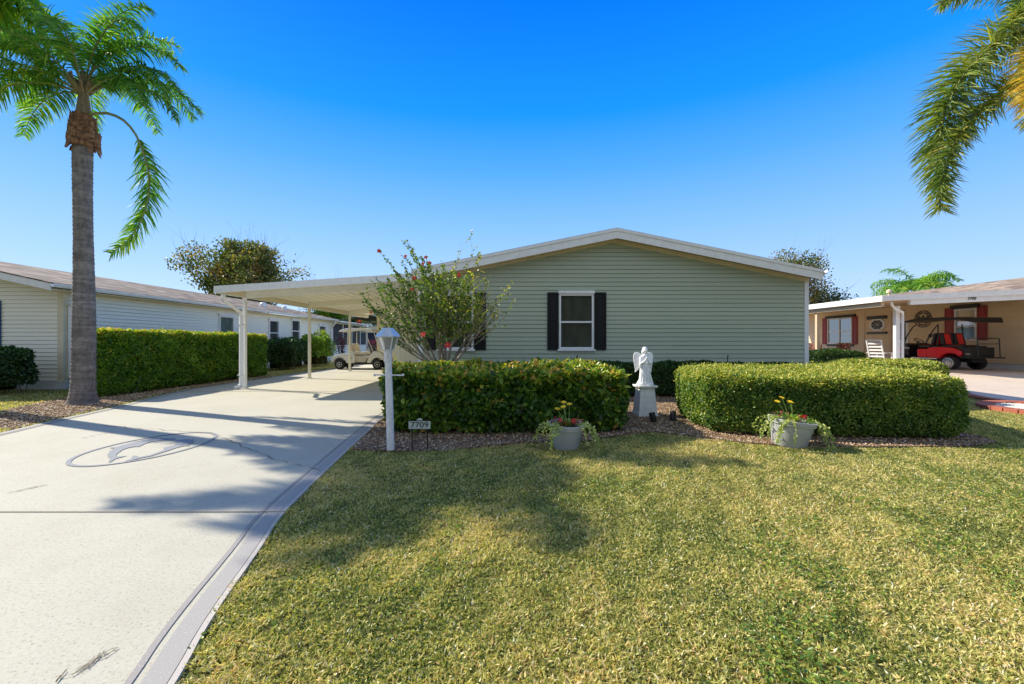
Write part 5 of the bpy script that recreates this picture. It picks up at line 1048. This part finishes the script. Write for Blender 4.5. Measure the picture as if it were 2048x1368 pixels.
# ------------------------------------------------------------------ planters
M_POT = pm('grey_resin_pot', (.44, .46, .48), (.38, .40, .42), 8, .45)
def planter(label, x, y, rt, rb, h, tilt, seed, fl):
    t = thing('planter', label, 'flower pot', (x, y, 0), 'grey flower pots in front of the hedges'); r = random.Random(seed); rg = np.random.default_rng(seed)
    M = Matrix.Translation((x, y, 0)) @ Matrix.Rotation(tilt[1], 4, 'Y') @ Matrix.Rotation(tilt[0], 4, 'X')
    g = MB(); g.lathe([(rb*.96, 0), (rb, .01), (rt*.90, h*.80), (rt*.97, h*.82), (rt*.97, h*.88), (rt*1.0, h*.89), (rt*1.03, h*.97), (rt*1.02, h), (rt*.94, h), (rt*.9, h*.9), (rt*.2, h*.88)], (0, 0, 0), 40); g.xform(M); g.build('pot', M_POT, t, smooth=True)
    g = MB(); g.lathe([(.0, h*.86), (rt*.89, h*.86), (rt*.6, h*.93), (0, h*.95)], (0, 0, 0), 20); g.xform(M); g.build('soil', M_SOIL, t, smooth=True)
    # trailing vines
    P = []; D = []; vg = MB()
    for k in range(24):
        a = r.choice([r.uniform(3.0, 4.1), r.uniform(5.4, 6.4), r.uniform(0, 6.28)]); ln = r.uniform(.08, .32); q = Vector((math.cos(a)*rt*.7, math.sin(a)*rt*.7, h*.97)); d = Vector((math.cos(a), math.sin(a), .7)); pts = [q.copy()]
        for s_ in range(12):
            d = (d+Vector((r.uniform(-.2, .2), r.uniform(-.2, .2), -.30))).normalized(); q = q+d*ln/9
            if q.z < .015: q.z = .015
            rr_ = math.hypot(q.x, q.y); lim = rb+(rt-rb)*min(1, q.z/h)+.025
            if q.z < h and rr_ < lim: q.x *= lim/rr_; q.y *= lim/rr_
            pts.append(q.copy())
        wp = [M @ p for p in pts]; vg.tube([tuple(p) for p in wp], .0018, 3)
        for s_ in range(int(ln*120)): f_ = r.uniform(0, 11.9); i_ = int(f_); p = wp[i_].lerp(wp[i_+1], f_-i_); P.append(tuple(p)); D.append((r.uniform(-1, 1), r.uniform(-1, .6), r.uniform(-.6, .8)))
    vg.build('vine_stems', M_STEM, t); P = np.array(P); D = np.array(D); n = len(P); v, f = leaves(P, D, rg.normal(size=(n, 3))+np.array([0, -.4, .9]), rg.uniform(.020, .036, n), rg.uniform(.013, .021, n)); fast_mesh('trailing_vine', v, f, None, np.repeat(rg.random(n), 6), [M_VINE], t)
    n = 200; th = rg.uniform(0, 6.28, n); rr_ = rt*.85*np.sqrt(rg.random(n)); P = np.c_[rr_*np.cos(th), rr_*np.sin(th), h*.9+rg.uniform(0, .07, n)]; P = np.array([tuple(M @ Vector(p)) for p in P]); D = np.c_[np.cos(th), np.sin(th), rg.uniform(.1, 1, n)]
    v, f = leaves(P, D, rvec(n)*.4+np.array([0, 0, 1]), rg.uniform(.022, .042, n), rg.uniform(.014, .024, n)); isr = noise2(P, 5, seed) > .1
    nr = isr; fr_ = np.repeat(nr, 1); idx = np.where(nr)[0]; F_ = np.r_[np.arange(n), np.arange(n)]; keep = nr[F_]; 
    fast_mesh('red_foliage', v, f[keep], None, np.repeat(rg.random(n), 6), [M_COLEUS], t); fast_mesh('green_foliage', v, f[~keep], None, np.repeat(rg.random(n)*.6, 6), [M_LHEDGE], t)
    n = 24; th = rg.uniform(0, 6.28, n); P = np.array([tuple(M @ Vector((.03*math.cos(a), .03*math.sin(a), h*.93))) for a in th]); v, f4, f3 = ribbons(P, np.c_[np.cos(th), np.sin(th), rg.uniform(.5, 1.4, n)], np.tile([0, 0, 1.], (n, 1)), rg.uniform(.10, .17, n), .035, .3, 4); fast_mesh('gerbera_leaves', v, f4, f3, np.repeat(rg.uniform(.3, .7, n), 9), [M_LHEDGE], t)
    for (ox, oz, oy) in fl:
        base = M @ Vector((ox*.35, oy, h*.93)); top = Vector((x+ox, y+oy, oz)); g = MB(); g.tube([tuple(base), tuple(base.lerp(top, .5)+Vector((.006, 0, .01))), tuple(top)], .0032, 5); fo = g.build('flower', M_STEM, t); g = MB(); ax = Vector((r.uniform(-.3, .3), -.35, 1)).normalized(); u = ax.cross(Vector((0, 1, 0))).normalized(); w_ = u.cross(ax); R_ = .036
        for lay in range(2):
            for k in range(18): a = k*.349+lay*.17; d = u*math.cos(a)+w_*math.sin(a); s_ = u*math.cos(a+1.57)+w_*math.sin(a+1.57); rr_ = R_*(1-.25*lay); g.add([top+ax*.003*lay, top+d*rr_*.6+s_*.005+ax*(.003+.004*lay), top+d*rr_+ax*(.002+.004*lay), top+d*rr_*.6-s_*.005+ax*(.003+.004*lay)], [(0, 1, 2, 3)])
        g.build('flower_head', M_YELF, fo)
    for k in range(3):
        a = r.uniform(3.5, 6); p = M @ Vector((math.cos(a)*rt*.5, math.sin(a)*rt*.5, h+.05)); g = MB()
        for j in range(9): b_ = r.uniform(0, 6.28); g.add([p, p+Vector((math.cos(b_)*.022, -.01, math.sin(b_)*.022)), p+Vector((math.cos(b_+.5)*.028, -.006, math.sin(b_+.5)*.028)), p+Vector((math.cos(b_+.9)*.02, .002, math.sin(b_+.9)*.02))], [(0, 1, 2, 3)])
        g.build('red_flower', M_REDF, t)
    return t
def fz(yp, Y): return CAMH+(684-yp)*Y/F
planter('shaded grey pot of yellow gerberas and trailing vines in front of the broad-leaved hedge', .61, 4.93, .205, .135, .285, (R(3), R(2)), 61, [(-.095, fz(819, 4.9), .02), (-.03, fz(814, 4.9), -.02), (-.02, fz(806, 4.9), .03), (.04, fz(809, 4.9), 0)])
planter('sunlit tilted grey pot with gerberas and vines spilling over at the right clipped hedge', 3.21, 5.05, .245, .175, .31, (R(2), R(7)), 62, [(-.13, fz(804, 5), 0), (-.065, fz(797, 5), .02), (.0, fz(804, 5), -.02), (.045, fz(806, 5), .02)])
# ------------------------------------------------------------------ angel on pedestal
AX, AY = 2.155, 7.05; M_STAT = pm('white_plaster', (.90, .91, .93), (.76, .77, .79), 14, .6, bmp=.25, bscale=40)
pd = thing('pedestal', 'tapered white square pedestal carrying the angel statue between the hedges', 'pedestal', (AX, AY, 0))
def frus(g, w0, w1, z0, z1, cx=AX, cy=AY): g.hexa([(cx-w0, cy-w0, z0), (cx-w0, cy+w0, z0), (cx+w0, cy+w0, z0), (cx+w0, cy-w0, z0), (cx-w1, cy-w1, z1), (cx-w1, cy+w1, z1), (cx+w1, cy+w1, z1), (cx+w1, cy-w1, z1)])
PYr = R(4)
def rotz(g): g.xform(Matrix.Translation((AX, AY, 0)) @ Matrix.Rotation(PYr, 4, 'Z') @ Matrix.Translation((-AX, -AY, 0)))
g = MB(); frus(g, .165, .160, .0, .075); frus(g, .150, .115, .075, .465); rotz(g); g.build('shaft', M_STAT, pd, bevel=.008)
g = MB(); frus(g, .145, .150, .465, .482); frus(g, .155, .155, .482, .505); rotz(g); g.build('cap', M_STAT, pd, bevel=.005)
an = thing('angel_statue', 'white praying angel statue with folded wings standing on the pedestal', 'statue', (AX, AY, .505))
g = MB(); zb_ = .505
def lo_(rx, ry_, z, cx=0, cy=0, n=28, rip=0, ph=0): return [(AX+cx+rx*math.cos(a)*(1+rip*math.sin(9*a+ph)), AY+cy+ry_*math.sin(a)*(1+rip*math.sin(9*a+ph)), zb_+z) for a in [2*math.pi*k/n for k in range(n)]]
rings = [lo_(.125, .11, 0, rip=.03), lo_(.13, .115, .02, rip=.05), lo_(.115, .10, .045, rip=.07, ph=1), lo_(.092, .085, .09, rip=.09, ph=1.5), lo_(.083, .078, .17, rip=.09, ph=2), lo_(.078, .070, .26, .0, 0, rip=.08, ph=2.3), lo_(.070, .060, .32, rip=.05, ph=2.6), lo_(.060, .048, .37, rip=.03), lo_(.067, .048, .42), lo_(.072, .045, .455), lo_(.060, .038, .478), lo_(.028, .026, .492), lo_(.023, .023, .505), lo_(.024, .024, .52)]
nn = 28; g.add([p for q in rings for p in q], [(j*nn+k, j*nn+(k+1) % nn, (j+1)*nn+(k+1) % nn, (j+1)*nn+k) for j in range(len(rings)-1) for k in range(nn)]+[tuple(range(nn))[::-1], tuple((len(rings)-1)*nn+k for k in range(nn))])
def ball(cx, cy, cz_, rx, ry_, rz_, n=16):
    vs = []; 
    for i in range(1, 10):
        f = math.pi*i/10
        for k in range(n): a = 2*math.pi*k/n; vs.append((AX+cx+rx*math.sin(f)*math.cos(a), AY+cy+ry_*math.sin(f)*math.sin(a), zb_+cz_+rz_*math.cos(f)))
    g.add(vs, [(j*n+k, j*n+(k+1) % n, (j+1)*n+(k+1) % n, (j+1)*n+k) for j in range(8) for k in range(n)]+[tuple(range(n))[::-1], tuple(8*n+k for k in range(n))])
ball(0, -.012, .560, .034, .038, .046); ball(0, .012, .572, .044, .042, .048); ball(.03, .02, .53, .02, .028, .05); ball(-.03, .02, .53, .02, .028, .05); ball(0, .028, .50, .036, .02, .06)   # face, hair
ball(0, -.052, .555, .006, .010, .010); ball(-.013, -.044, .567, .007, .005, .005); ball(.013, -.044, .567, .007, .005, .005); ball(0, -.046, .540, .010, .005, .004); ball(0, -.040, .526, .012, .010, .009)
A_ = lambda p: (AX+p[0], AY+p[1], zb_+p[2])
for s_ in (-1, 1):
    g.tube([A_((s_*.066, 0, .455)), A_((s_*.078, -.02, .40)), A_((s_*.070, -.045, .345)), A_((s_*.040, -.075, .37)), A_((s_*.010, -.085, .415))], [.022, .025, .026, .019, .012], 10)
    g.tube([A_((s_*.074, -.02, .36)), A_((s_*.076, -.03, .30)), A_((s_*.066, -.03, .25))], [.026, .022, .006], 8)   # sleeve drape
    ball(s_*.007, -.088, .428, .007, .010, .018)
    for k in range(4): g.tube([A_((s_*.006, -.083-.005*k, .435)), A_((s_*.004, -.086-.005*k, .462-.003*abs(k-1)))], [.0035, .0022], 5)
    g.tube([A_((s_*.008, -.080, .428)), A_((s_*.004, -.074, .446))], [.0038, .0025], 5)
    # wing
    out = [(0.02, .46), (.045, .505), (.085, .53), (.120, .525), (.140, .495), (.145, .44), (.138, .37), (.128, .30), (.118, .24), (.125, .20), (.10, .215), (.075, .25), (.05, .30), (.03, .36)]
    f0 = [A_((s_*x*1.12, .055+x*.22, z)) for x, z in out]; f1 = [A_((s_*x*1.12, .075+x*.22, z)) for x, z in out]; q = len(out); g.add(f0+f1, [tuple(range(q)), tuple(range(q, 2*q))]+[(i, (i+1) % q, q+(i+1) % q, q+i) for i in range(q)])
    for k in range(6): xx = .045+.016*k; g.tube([A_((s_*xx, .052+xx*.22, .49-.01*k)), A_((s_*(xx+.012), .054+xx*.22, .40)), A_((s_*(xx-.0), .055+xx*.22, .28-.01*(k % 2)))], [.006, .008, .004], 5)
for k in range(7): a = -2.6+k*.35; g.tube([A_((.07*math.cos(a), .06*math.sin(a), .34)), A_((.083*math.cos(a+.1), .078*math.sin(a+.1), .18)), A_((.12*math.cos(a+.15), .105*math.sin(a+.15), .03))], [.004, .010, .014], 6)
ball(.07, -.075, .02, .05, .03, .022); ball(-.06, -.085, .02, .055, .03, .025)
so_ = g.build('robed_figure', M_STAT, an, smooth='all'); md = so_.modifiers.new('r', 'REMESH'); md.mode = 'VOXEL'; md.voxel_size = .0042; md.use_smooth_shade = True
# spotlights
def spot(x, y, lab, yaw):
    t = thing('garden_spotlight', lab, 'spotlight', (x, y, 0), 'small black spotlights in the gravel'); g = MB(); M = Matrix.Translation((x, y, .085)) @ Matrix.Rotation(yaw, 4, 'Z') @ Matrix.Rotation(R(-24), 4, 'X')
    g.lathe([(.03, -.07), (.036, -.06), (.04, .03), (.046, .055), (.046, .07), (.038, .07), (.036, .05)], (0, 0, 0), 14)
    for k in range(6): a = k*1.047; g.box(math.cos(a)*.042-.003, math.cos(a)*.042+.003, math.sin(a)*.042-.003, math.sin(a)*.042+.003, -.06, .05)
    g.xform(M); g.build('housing', M_BLACK, t, smooth=True); g = MB(); g.tube([(x, y, 0), (x, y, .06)], .008, 6); g.build('stake', M_BLACK, t)
spot(2.08, 6.42, 'black spotlight right at the foot of the pedestal', R(20)); spot(2.42, 6.55, 'black spotlight out in the gravel right of the pedestal', R(-30))
for xx, zz, lab in ((1156, 713, 'thin dark stake in front of the window of the sage house'), (1462, 713, 'thin dark stake in front of the blank wall right of the angel')):
    x_ = (xx-1024)*10.2/F; g = MB(); g.tube([(x_, 10.36, 0), (x_, 10.36, .86)], .012, 6); g.tube([(x_, 10.36, .86), (x_+.01, 10.34, .88)], [.017, .012], 6); tag(g.build('garden_stake', M_BLACK), lab, 'stake')
# ------------------------------------------------------------------ wheels / golf carts
M_TIRE = M_RUBBER; M_CHROME = pm('silver_metal', (.72, .72, .74), (.6, .6, .62), 30, .25, .9)
M_CREAMP = pm('cream_paint', (.80, .78, .70), (.76, .74, .66), 5, .25); M_REDP = pm('red_paint', (.85, .02, .03), (.80, .015, .025), 5, .2); M_SEATC = pm('cream_vinyl', (.72, .62, .45), (.62, .52, .38), 12, .5); M_SEATB = pm('black_vinyl', (.025, .025, .028), None, 20, .45); M_SEATR = pm('red_vinyl', (.88, .03, .03), (.8, .02, .02), 20, .45)
for m_ in (M_CREAMP, M_REDP): m_.node_tree.nodes['Principled BSDF'].inputs['Coat Weight'].default_value = .6
def wheel(parent, x, y, rad, wd, side, spokes, rimr):
    g = MB(); g.lathe([(rimr, -wd/2), (rad*.93, -wd/2), (rad, -wd*.35), (rad, wd*.35), (rad*.93, wd/2), (rimr, wd/2), (rimr, -wd/2)], (x, y, rad), 28, 'y')
    for k in range(26):
        a = 2*math.pi*k/26; g.bar((x+math.cos(a)*rad, y-wd*.38, rad+math.sin(a)*rad), (x+math.cos(a+.08)*rad, y+wd*.38, rad+math.sin(a+.08)*rad), .02, .012)
    tw = g.build('wheel', M_TIRE, parent, local=True, smooth=True); g = MB(); s_ = side; yo = y+s_*wd*.45
    if spokes == 0:
        g.lathe([(rimr*.99, 0), (rimr*1.04, s_*.015), (rimr*.9, s_*.02), (rimr*.8, -s_*.01), (rimr*.4, s_*.0), (rimr*.3, s_*.03), (0, s_*.035)], (x, yo, rad), 20, 'y')
    else:
        g.lathe([(rimr*.9, -s_*.05), (rimr*1.0, -s_*.0), (rimr*1.03, s_*.012), (rimr*.93, s_*.015), (rimr*.88, -s_*.05)], (x, yo, rad), 28, 'y')
        for k in range(spokes):
            a = 2*math.pi*k/spokes; g.bar((x, yo+s_*.01, rad), (x+math.cos(a)*rimr*.93, yo+s_*.005, rad+math.sin(a)*rimr*.93), .03, .018, (0, 1, 0))
        g.lathe([(.045, -s_*.03), (.045, s_*.025), (.02, s_*.03)], (x, yo, rad), 12, 'y')
    g.build('rim', M_CREAMP if spokes == 0 else M_CHROME, tw, local=True)
    if spokes:
        g = MB(); g.lathe([(0, -s_*.06), (rimr*.9, -s_*.06)], (x, yo, rad), 20, 'y'); g.build('brake_drum', M_BLACK, tw, local=True)
def side_shape(g, poly, y0, y1): # extrude an x-z outline across y
    n = len(poly); g.add([(x, y0, z) for x, z in poly]+[(x, y1, z) for x, z in poly], [tuple(range(n)), tuple(range(n, 2*n))[::-1]]+[(i, n+i, n+(i+1) % n, (i+1) % n) for i in range(n)])
def fender(poly_c, r_, a0, a1, n=10): return [(poly_c[0]+r_*math.cos(a0+(a1-a0)*k/n), poly_c[1]+r_*math.sin(a0+(a1-a0)*k/n)) for k in range(n+1)]
def seat(parent, x, z, hw, mat_c, pan=None, back=True, face=1, bh=.42):
    g = MB(); g.box(x-.22, x+.24, -hw, hw, z, z+.11); s_ = g.build('seat', mat_c, parent, local=True, bevel=.04)
    if pan:
        g = MB()
        for yy in (-hw*.5, hw*.5): g.box(x-.18, x+.20, yy-.12, yy+.12, z+.108, z+.118)
        g.build('seat_panel', pan, s_, local=True, bevel=.004)
    if back:
        xb = x-face*.25; sp_ = MB(); L0 = .12
        for yy in (-hw*.52, hw*.52):
            sp_.hexa([(xb-.05, yy-hw*.45, z+L0), (xb-.05, yy+hw*.45, z+L0), (xb+.05, yy+hw*.45, z+L0), (xb+.05, yy-hw*.45, z+L0), (xb-face*.10-.05, yy-hw*.42, z+L0+bh), (xb-face*.10-.05, yy+hw*.42, z+L0+bh), (xb-face*.10+.04, yy+hw*.42, z+L0+bh), (xb-face*.10+.04, yy-hw*.42, z+L0+bh)])
        b_ = sp_.build('backrest', mat_c, parent, local=True, bevel=.03)
        if pan:
            for dd in (-1, 1):
                for yy in (-hw*.52, hw*.52):
                    g = MB(); o_ = dd*.056; g.hexa([(xb+o_-.004, yy-.12, z+L0+.03), (xb+o_-.004, yy+.12, z+L0+.03), (xb+o_+.004, yy+.12, z+L0+.03), (xb+o_+.004, yy-.12, z+L0+.03), (xb-face*.095+o_*.95-.004, yy-.12, z+L0+bh-.03), (xb-face*.095+o_*.95-.004, yy+.12, z+L0+bh-.03), (xb-face*.095+o_*.95+.004, yy+.12, z+L0+bh-.03), (xb-face*.095+o_*.95+.004, yy-.12, z+L0+bh-.03)])
                    g.build('backrest_panel', pan, b_, local=True)
def steering(parent, x, y, z):
    g = MB(); M = Matrix.Translation((x, y, z)) @ Matrix.Rotation(R(-38), 4, 'Y'); pts = [(.17*math.cos(a), .17*math.sin(a), 0) for a in np.linspace(0, 2*math.pi, 25)]; g.tube(pts, .014, 8)
    for a in (0, 2.1, 4.2): g.tube([(0, 0, -.03), (.16*math.cos(a), .16*math.sin(a), 0)], .011, 6)
    g.tube([(0, 0, 0), (0, 0, -.55)], .02, 8); g.xform(M); g.build('steering_wheel', M_BLACK, parent, local=True, smooth=True)
# white two-seat cart: local +x forward
wc = thing('golf_cart', 'cream two-seat golf cart parked across the back of the carport', 'golf cart')
wr = .215; WBx = .83
for x_ in (-WBx, WBx):
    for s_ in (-1, 1): wheel(wc, x_, s_*.48, wr, .19, s_, 0, .11)
g = MB()   # rear body with wheel arch
rear = [(-1.18, .30), (-1.22, .42), (-1.15, .55), (-1.0, .63), (-.75, .68), (-.28, .70), (-.16, .62), (-.16, .27), (-.52, .27)] + fender((-WBx, .215), .30, R(12), R(172), 8)
side_shape(g, rear, -.56, .56); g.build('rear_body', M_CREAMP, wc, local=True, bevel=.03)
g = MB(); frt = [(.38, .27), (.36, .32), (.52, .62), (.60, .76), (.72, .80), (.95, .72), (1.14, .56), (1.22, .40), (1.20, .30)] + fender((WBx, .215), .30, R(8), R(168), 8)
side_shape(g, frt, -.54, .54); g.build('front_cowl', M_CREAMP, wc, local=True, bevel=.03)
g = MB(); g.box(-.2, .62, -.5, .5, .24, .30); g.box(-1.15, 1.1, -.30, .30, .20, .29); g.box(-.16, .42, -.555, -.50, .22, .28); g.box(-.16, .42, .50, .555, .22, .28); g.build('floor', M_BLACK, wc, local=True)
g = MB(); g.box(-.16, .30, -.5, .5, .30, .60); g.build('seat_base', pm('beige_panel', (.62, .58, .46), (.55, .5, .4), 8, .5), wc, local=True, bevel=.02)
text_mesh('lettering', 'Easy', .085, M_BLACK, wc, Matrix.Translation((-.33, -.575, .50)) @ FR, .002, .001, .3)
seat(wc, -.12+.05, .64, .50, M_SEATC, None, True, 1, .36)
for s_ in (-1, 1):
    g = MB(); g.tube([(-.42, s_*.5, .62), (-.50, s_*.52, .9), (-.48, s_*.5, 1.66)], .018, 6); g.build('roof_strut', M_CREAMP, wc, local=True); g = MB(); g.tube([(.62, s_*.5, .76), (.42, s_*.5, 1.25), (.30, s_*.5, 1.66)], .018, 6); g.build('roof_strut', M_CREAMP, wc, local=True)
g = MB(); g.tube([(.66, 0, .78), (.40, -.2, .92)], .022, 6); g.build('dash_bar', M_BLACK, wc, local=True)
g = MB(); rp = [(-.88, 1.62), (-.84, 1.70), (-.55, 1.78), (.25, 1.79), (.58, 1.72), (.64, 1.65), (.60, 1.62), (.2, 1.68), (-.5, 1.68)]; side_shape(g, rp, -.55, .55); g.build('roof', M_CREAMP, wc, local=True, bevel=.03)
steering(wc, .36, .22, .98)
g = MB()
for s_ in (-1, 1): g.lathe([(0, 0), (.06, .0), (.065, .02), (0, .03)], (1.14, s_*.3, .58), 12, 'x')
g.build('headlight', M_LG, wc, local=True)
wc.location = (-6.62, 19.35, .012); wc.rotation_euler = (0, 0, R(-2))
# red four-seat cart
rc = thing('golf_cart', 'red and black lifted golf cart with rear seat parked at the tan house', 'golf cart')
wr = .265; WBx = .86
for x_ in (-WBx, WBx):
    for s_ in (-1, 1): wheel(rc, x_, s_*.56, wr, .24, s_, 10, .19)
g = MB(); rear = [(-1.22, .62), (-1.20, .74), (-.95, .86), (-.50, .90), (-.10, .86), (-.05, .80), (-.05, .46), (-.45, .44)] + fender((-WBx, .27), .38, R(24), R(140), 9)
side_shape(g, rear, -.60, .60); g.build('rear_body', M_REDP, rc, local=True, bevel=.03)
g = MB(); g.box(-.05, .30, -.60, -.57, .47, .80); g.box(-.05, .30, .57, .60, .47, .80); side_shape(g, [(-.05, .80), (.28, .70), (.30, .47), (-.05, .47)], -.595, .595); g.build('side_panel', M_REDP, rc, local=True, bevel=.015)
g = MB(); frt = [(.86, .50), (.92, .86), (1.05, .90), (1.22, .82), (1.40, .62), (1.42, .48)] + fender((WBx+.02, .27), .38, R(28), R(88), 6)
side_shape(g, frt, -.56, .56); g.build('front_cowl', M_REDP, rc, local=True, bevel=.03)
g = MB(); side_shape(g, [(.66, .46), (.70, .98), (.84, 1.05), (.92, .86), (.86, .46)], -.55, .55); g.build('dashboard', M_BLACK, rc, local=True, bevel=.02)
text_mesh('lettering', 'Evo', .13, M_WHITE, rc, Matrix.Translation((.74, .57, .84)) @ Matrix.Rotation(R(180), 4, 'Z') @ FR, .002, .001, .3)
g = MB(); g.box(-.95, .95, -.52, .52, .42, .47); g.box(-1.3, 1.2, -.25, .25, .30, .42); g.box(-1.75, -1.1, -.5, .5, .47, .52); g.build('floor', M_BLACK, rc, local=True)
for s_ in (-1, 1):
    g = MB(); g.box(-.45, .50, s_*.615-.03, s_*.615+.03, .40, .44); g.build('step_rail', M_CHROME, rc, local=True)
g = MB(); g.box(-1.22, -.15, -.5, .5, .86, .94); g.box(-1.45, -1.0, -.5, .5, .52, .88); g.build('seat_base', M_BLACK, rc, local=True, bevel=.01)
seat(rc, .10, .86, .52, M_SEATB, M_SEATR, True, 1, .48)
seat(rc, -.78, .86, .52, M_SEATB, M_SEATR, True, -1, .48)
for s_ in (-1, 1):
    g = MB(); g.tube([(.92, s_*.5, .95), (.78, s_*.52, 1.35), (.55, s_*.52, 1.72), (.45, s_*.5, 1.82)], .022, 6); g.build('roof_strut', M_BLACK, rc, local=True)
    g = MB(); g.tube([(-.38, s_*.54, .9), (-.42, s_*.54, 1.4), (-.40, s_*.52, 1.82)], .022, 6); g.build('roof_strut', M_BLACK, rc, local=True)
g = MB(); g.tube([(.92, -.5, .95), (.92, .5, .95)], .02, 6); g.build('cowl_bar', M_BLACK, rc, local=True)
g = MB(); rp = [(-1.65, 1.82), (-1.6, 2.03), (-.6, 2.09), (.4, 2.08), (.85, 2.01), (.95, 1.96), (.90, 1.94), (.3, 2.0), (-1.0, 1.99)]; side_shape(g, rp, -.60, .60); g.build('roof', M_BLACK, rc, local=True, bevel=.02)
steering(rc, .52, .26, 1.14)
for s_ in (-1, 1):
    g = MB(); g.box(.80, .88, s_*.68-.08, s_*.68+.08, 1.30, 1.44); g.tube([(.82, s_*.54, 1.28), (.84, s_*.66, 1.36)], .012, 5); mo = g.build('mirror', M_BLACK, rc, local=True, bevel=.01); g = MB(); g.box(.795, .80, s_*.68-.065, s_*.68+.065, 1.315, 1.425); g.build('mirror_glass', M_CHROME, mo, local=True)
g = MB()   # rear grab frame and footrest
for s_ in (-1, 1): g.tube([(-1.2, s_*.45, .52), (-1.45, s_*.45, .50), (-1.72, s_*.45, .50)], .022, 6); g.tube([(-1.65, s_*.45, .50), (-1.62, s_*.45, 1.22), (-1.30, s_*.45, 1.24)], .018, 6)
g.tube([(-1.62, -.45, 1.22), (-1.62, .45, 1.22)], .018, 6); g.tube([(-1.62, -.45, 1.02), (-1.62, .45, 1.02)], .016, 6); g.box(-1.80, -1.30, -.46, .46, .485, .51); g.build('grab_rail', M_BLACK, rc, local=True)
g = MB(); g.box(-1.46, -1.30, .52, .53, 0.6, .66)
for s_ in (-1, 1): g.lathe([(0, 0), (.05, .0), (.05, .03), (0, .035)], (1.33, s_*.38, .70), 12, 'x')
g.build('headlight', M_LG, rc, local=True)
rc.rotation_euler = (0, 0, R(96)); rc.scale = (1.02, 1.0, .95); rc.location = (16.97, 17.3, .162)
# ------------------------------------------------------------------ porch furniture
def rocker(x, y, rot):
    t = thing('rocking_chair', 'white slatted rocking chair beside the white porch post', 'chair'); g = MB()
    for s_ in (-1, 1): g.bar((-.22, s_*.24, .42), (-.42, s_*.24, 1.12), .04, .04)
    for k in range(6): f = k/5; g.bar((-.24-.17*f, -.24, .5+.6*f), (-.24-.17*f, .24, .5+.6*f), .02, .055)
    g.build('backrest', M_WHITE, t, local=True); g = MB()
    for k in range(6): g.box(-.22+.08*k, -.16+.08*k, -.25, .25, .40, .42)
    g.build('seat', M_WHITE, t, local=True)
    for sx_ in (-.2, .22):
        for s_ in (-1, 1): g = MB(); g.bar((sx_, s_*.24, .06), (sx_, s_*.24, .42 if sx_ < 0 else .62), .04, .04); g.build('leg', M_WHITE, t, local=True)
    for s_ in (-1, 1):
        g = MB(); g.tube([(-.5, s_*.24, .10), (-.2, s_*.24, .03), (.15, s_*.24, .02), (.4, s_*.24, .07)], .02, 5); g.build('rocker', M_WHITE, t, local=True); g = MB(); g.box(-.3, .26, s_*.27-.04, s_*.27+.04, .62, .65); g.build('armrest', M_WHITE, t, local=True)
    t.location = (x, y, .16); t.rotation_euler = (0, 0, rot)
rocker(13.9, 16.4, R(20))
M_FLOR = gravelmat('floral_cushion', [(.2, (.30, .04, .05)), (.5, (.55, .35, .28)), (.8, (.12, .06, .05))], 14)
def pchair(x, y, rot, lab):
    t = thing('patio_chair', lab, 'chair', group='floral patio chairs under the porch of the tan house'); g = MB(); g.hexa([(-.28, -.28, .45), (-.28, .28, .45), (-.18, .28, .45), (-.18, -.28, .45), (-.40, -.27, 1.0), (-.40, .27, 1.0), (-.32, .27, 1.0), (-.32, -.27, 1.0)]); g.build('back_cushion', M_FLOR, t, local=True, bevel=.03)
    g = MB(); g.box(-.25, .28, -.27, .27, .36, .46); g.build('seat_cushion', M_FLOR, t, local=True, bevel=.03)
    for sx_ in (-.22, .25):
        for s_ in (-1, 1): g = MB(); g.tube([(sx_, s_*.29, 0), (sx_, s_*.29, .62)], .015, 5); g.build('leg', M_BLACK, t, local=True)
    for s_ in (-1, 1): g = MB(); g.tube([(-.33, s_*.29, .66), (-.1, s_*.3, .64), (.28, s_*.29, .60)], .016, 5); g.build('armrest', M_BLACK, t, local=True)
    t.location = (x, y, .16); t.rotation_euler = (0, 0, rot); return t
pchair(14.6, 19.4, R(205), 'floral cushioned patio chair in front of the double window of the tan house'); pchair(12.9, 18.75, R(215), 'floral cushioned patio chair half hidden behind the corner of the sage house')
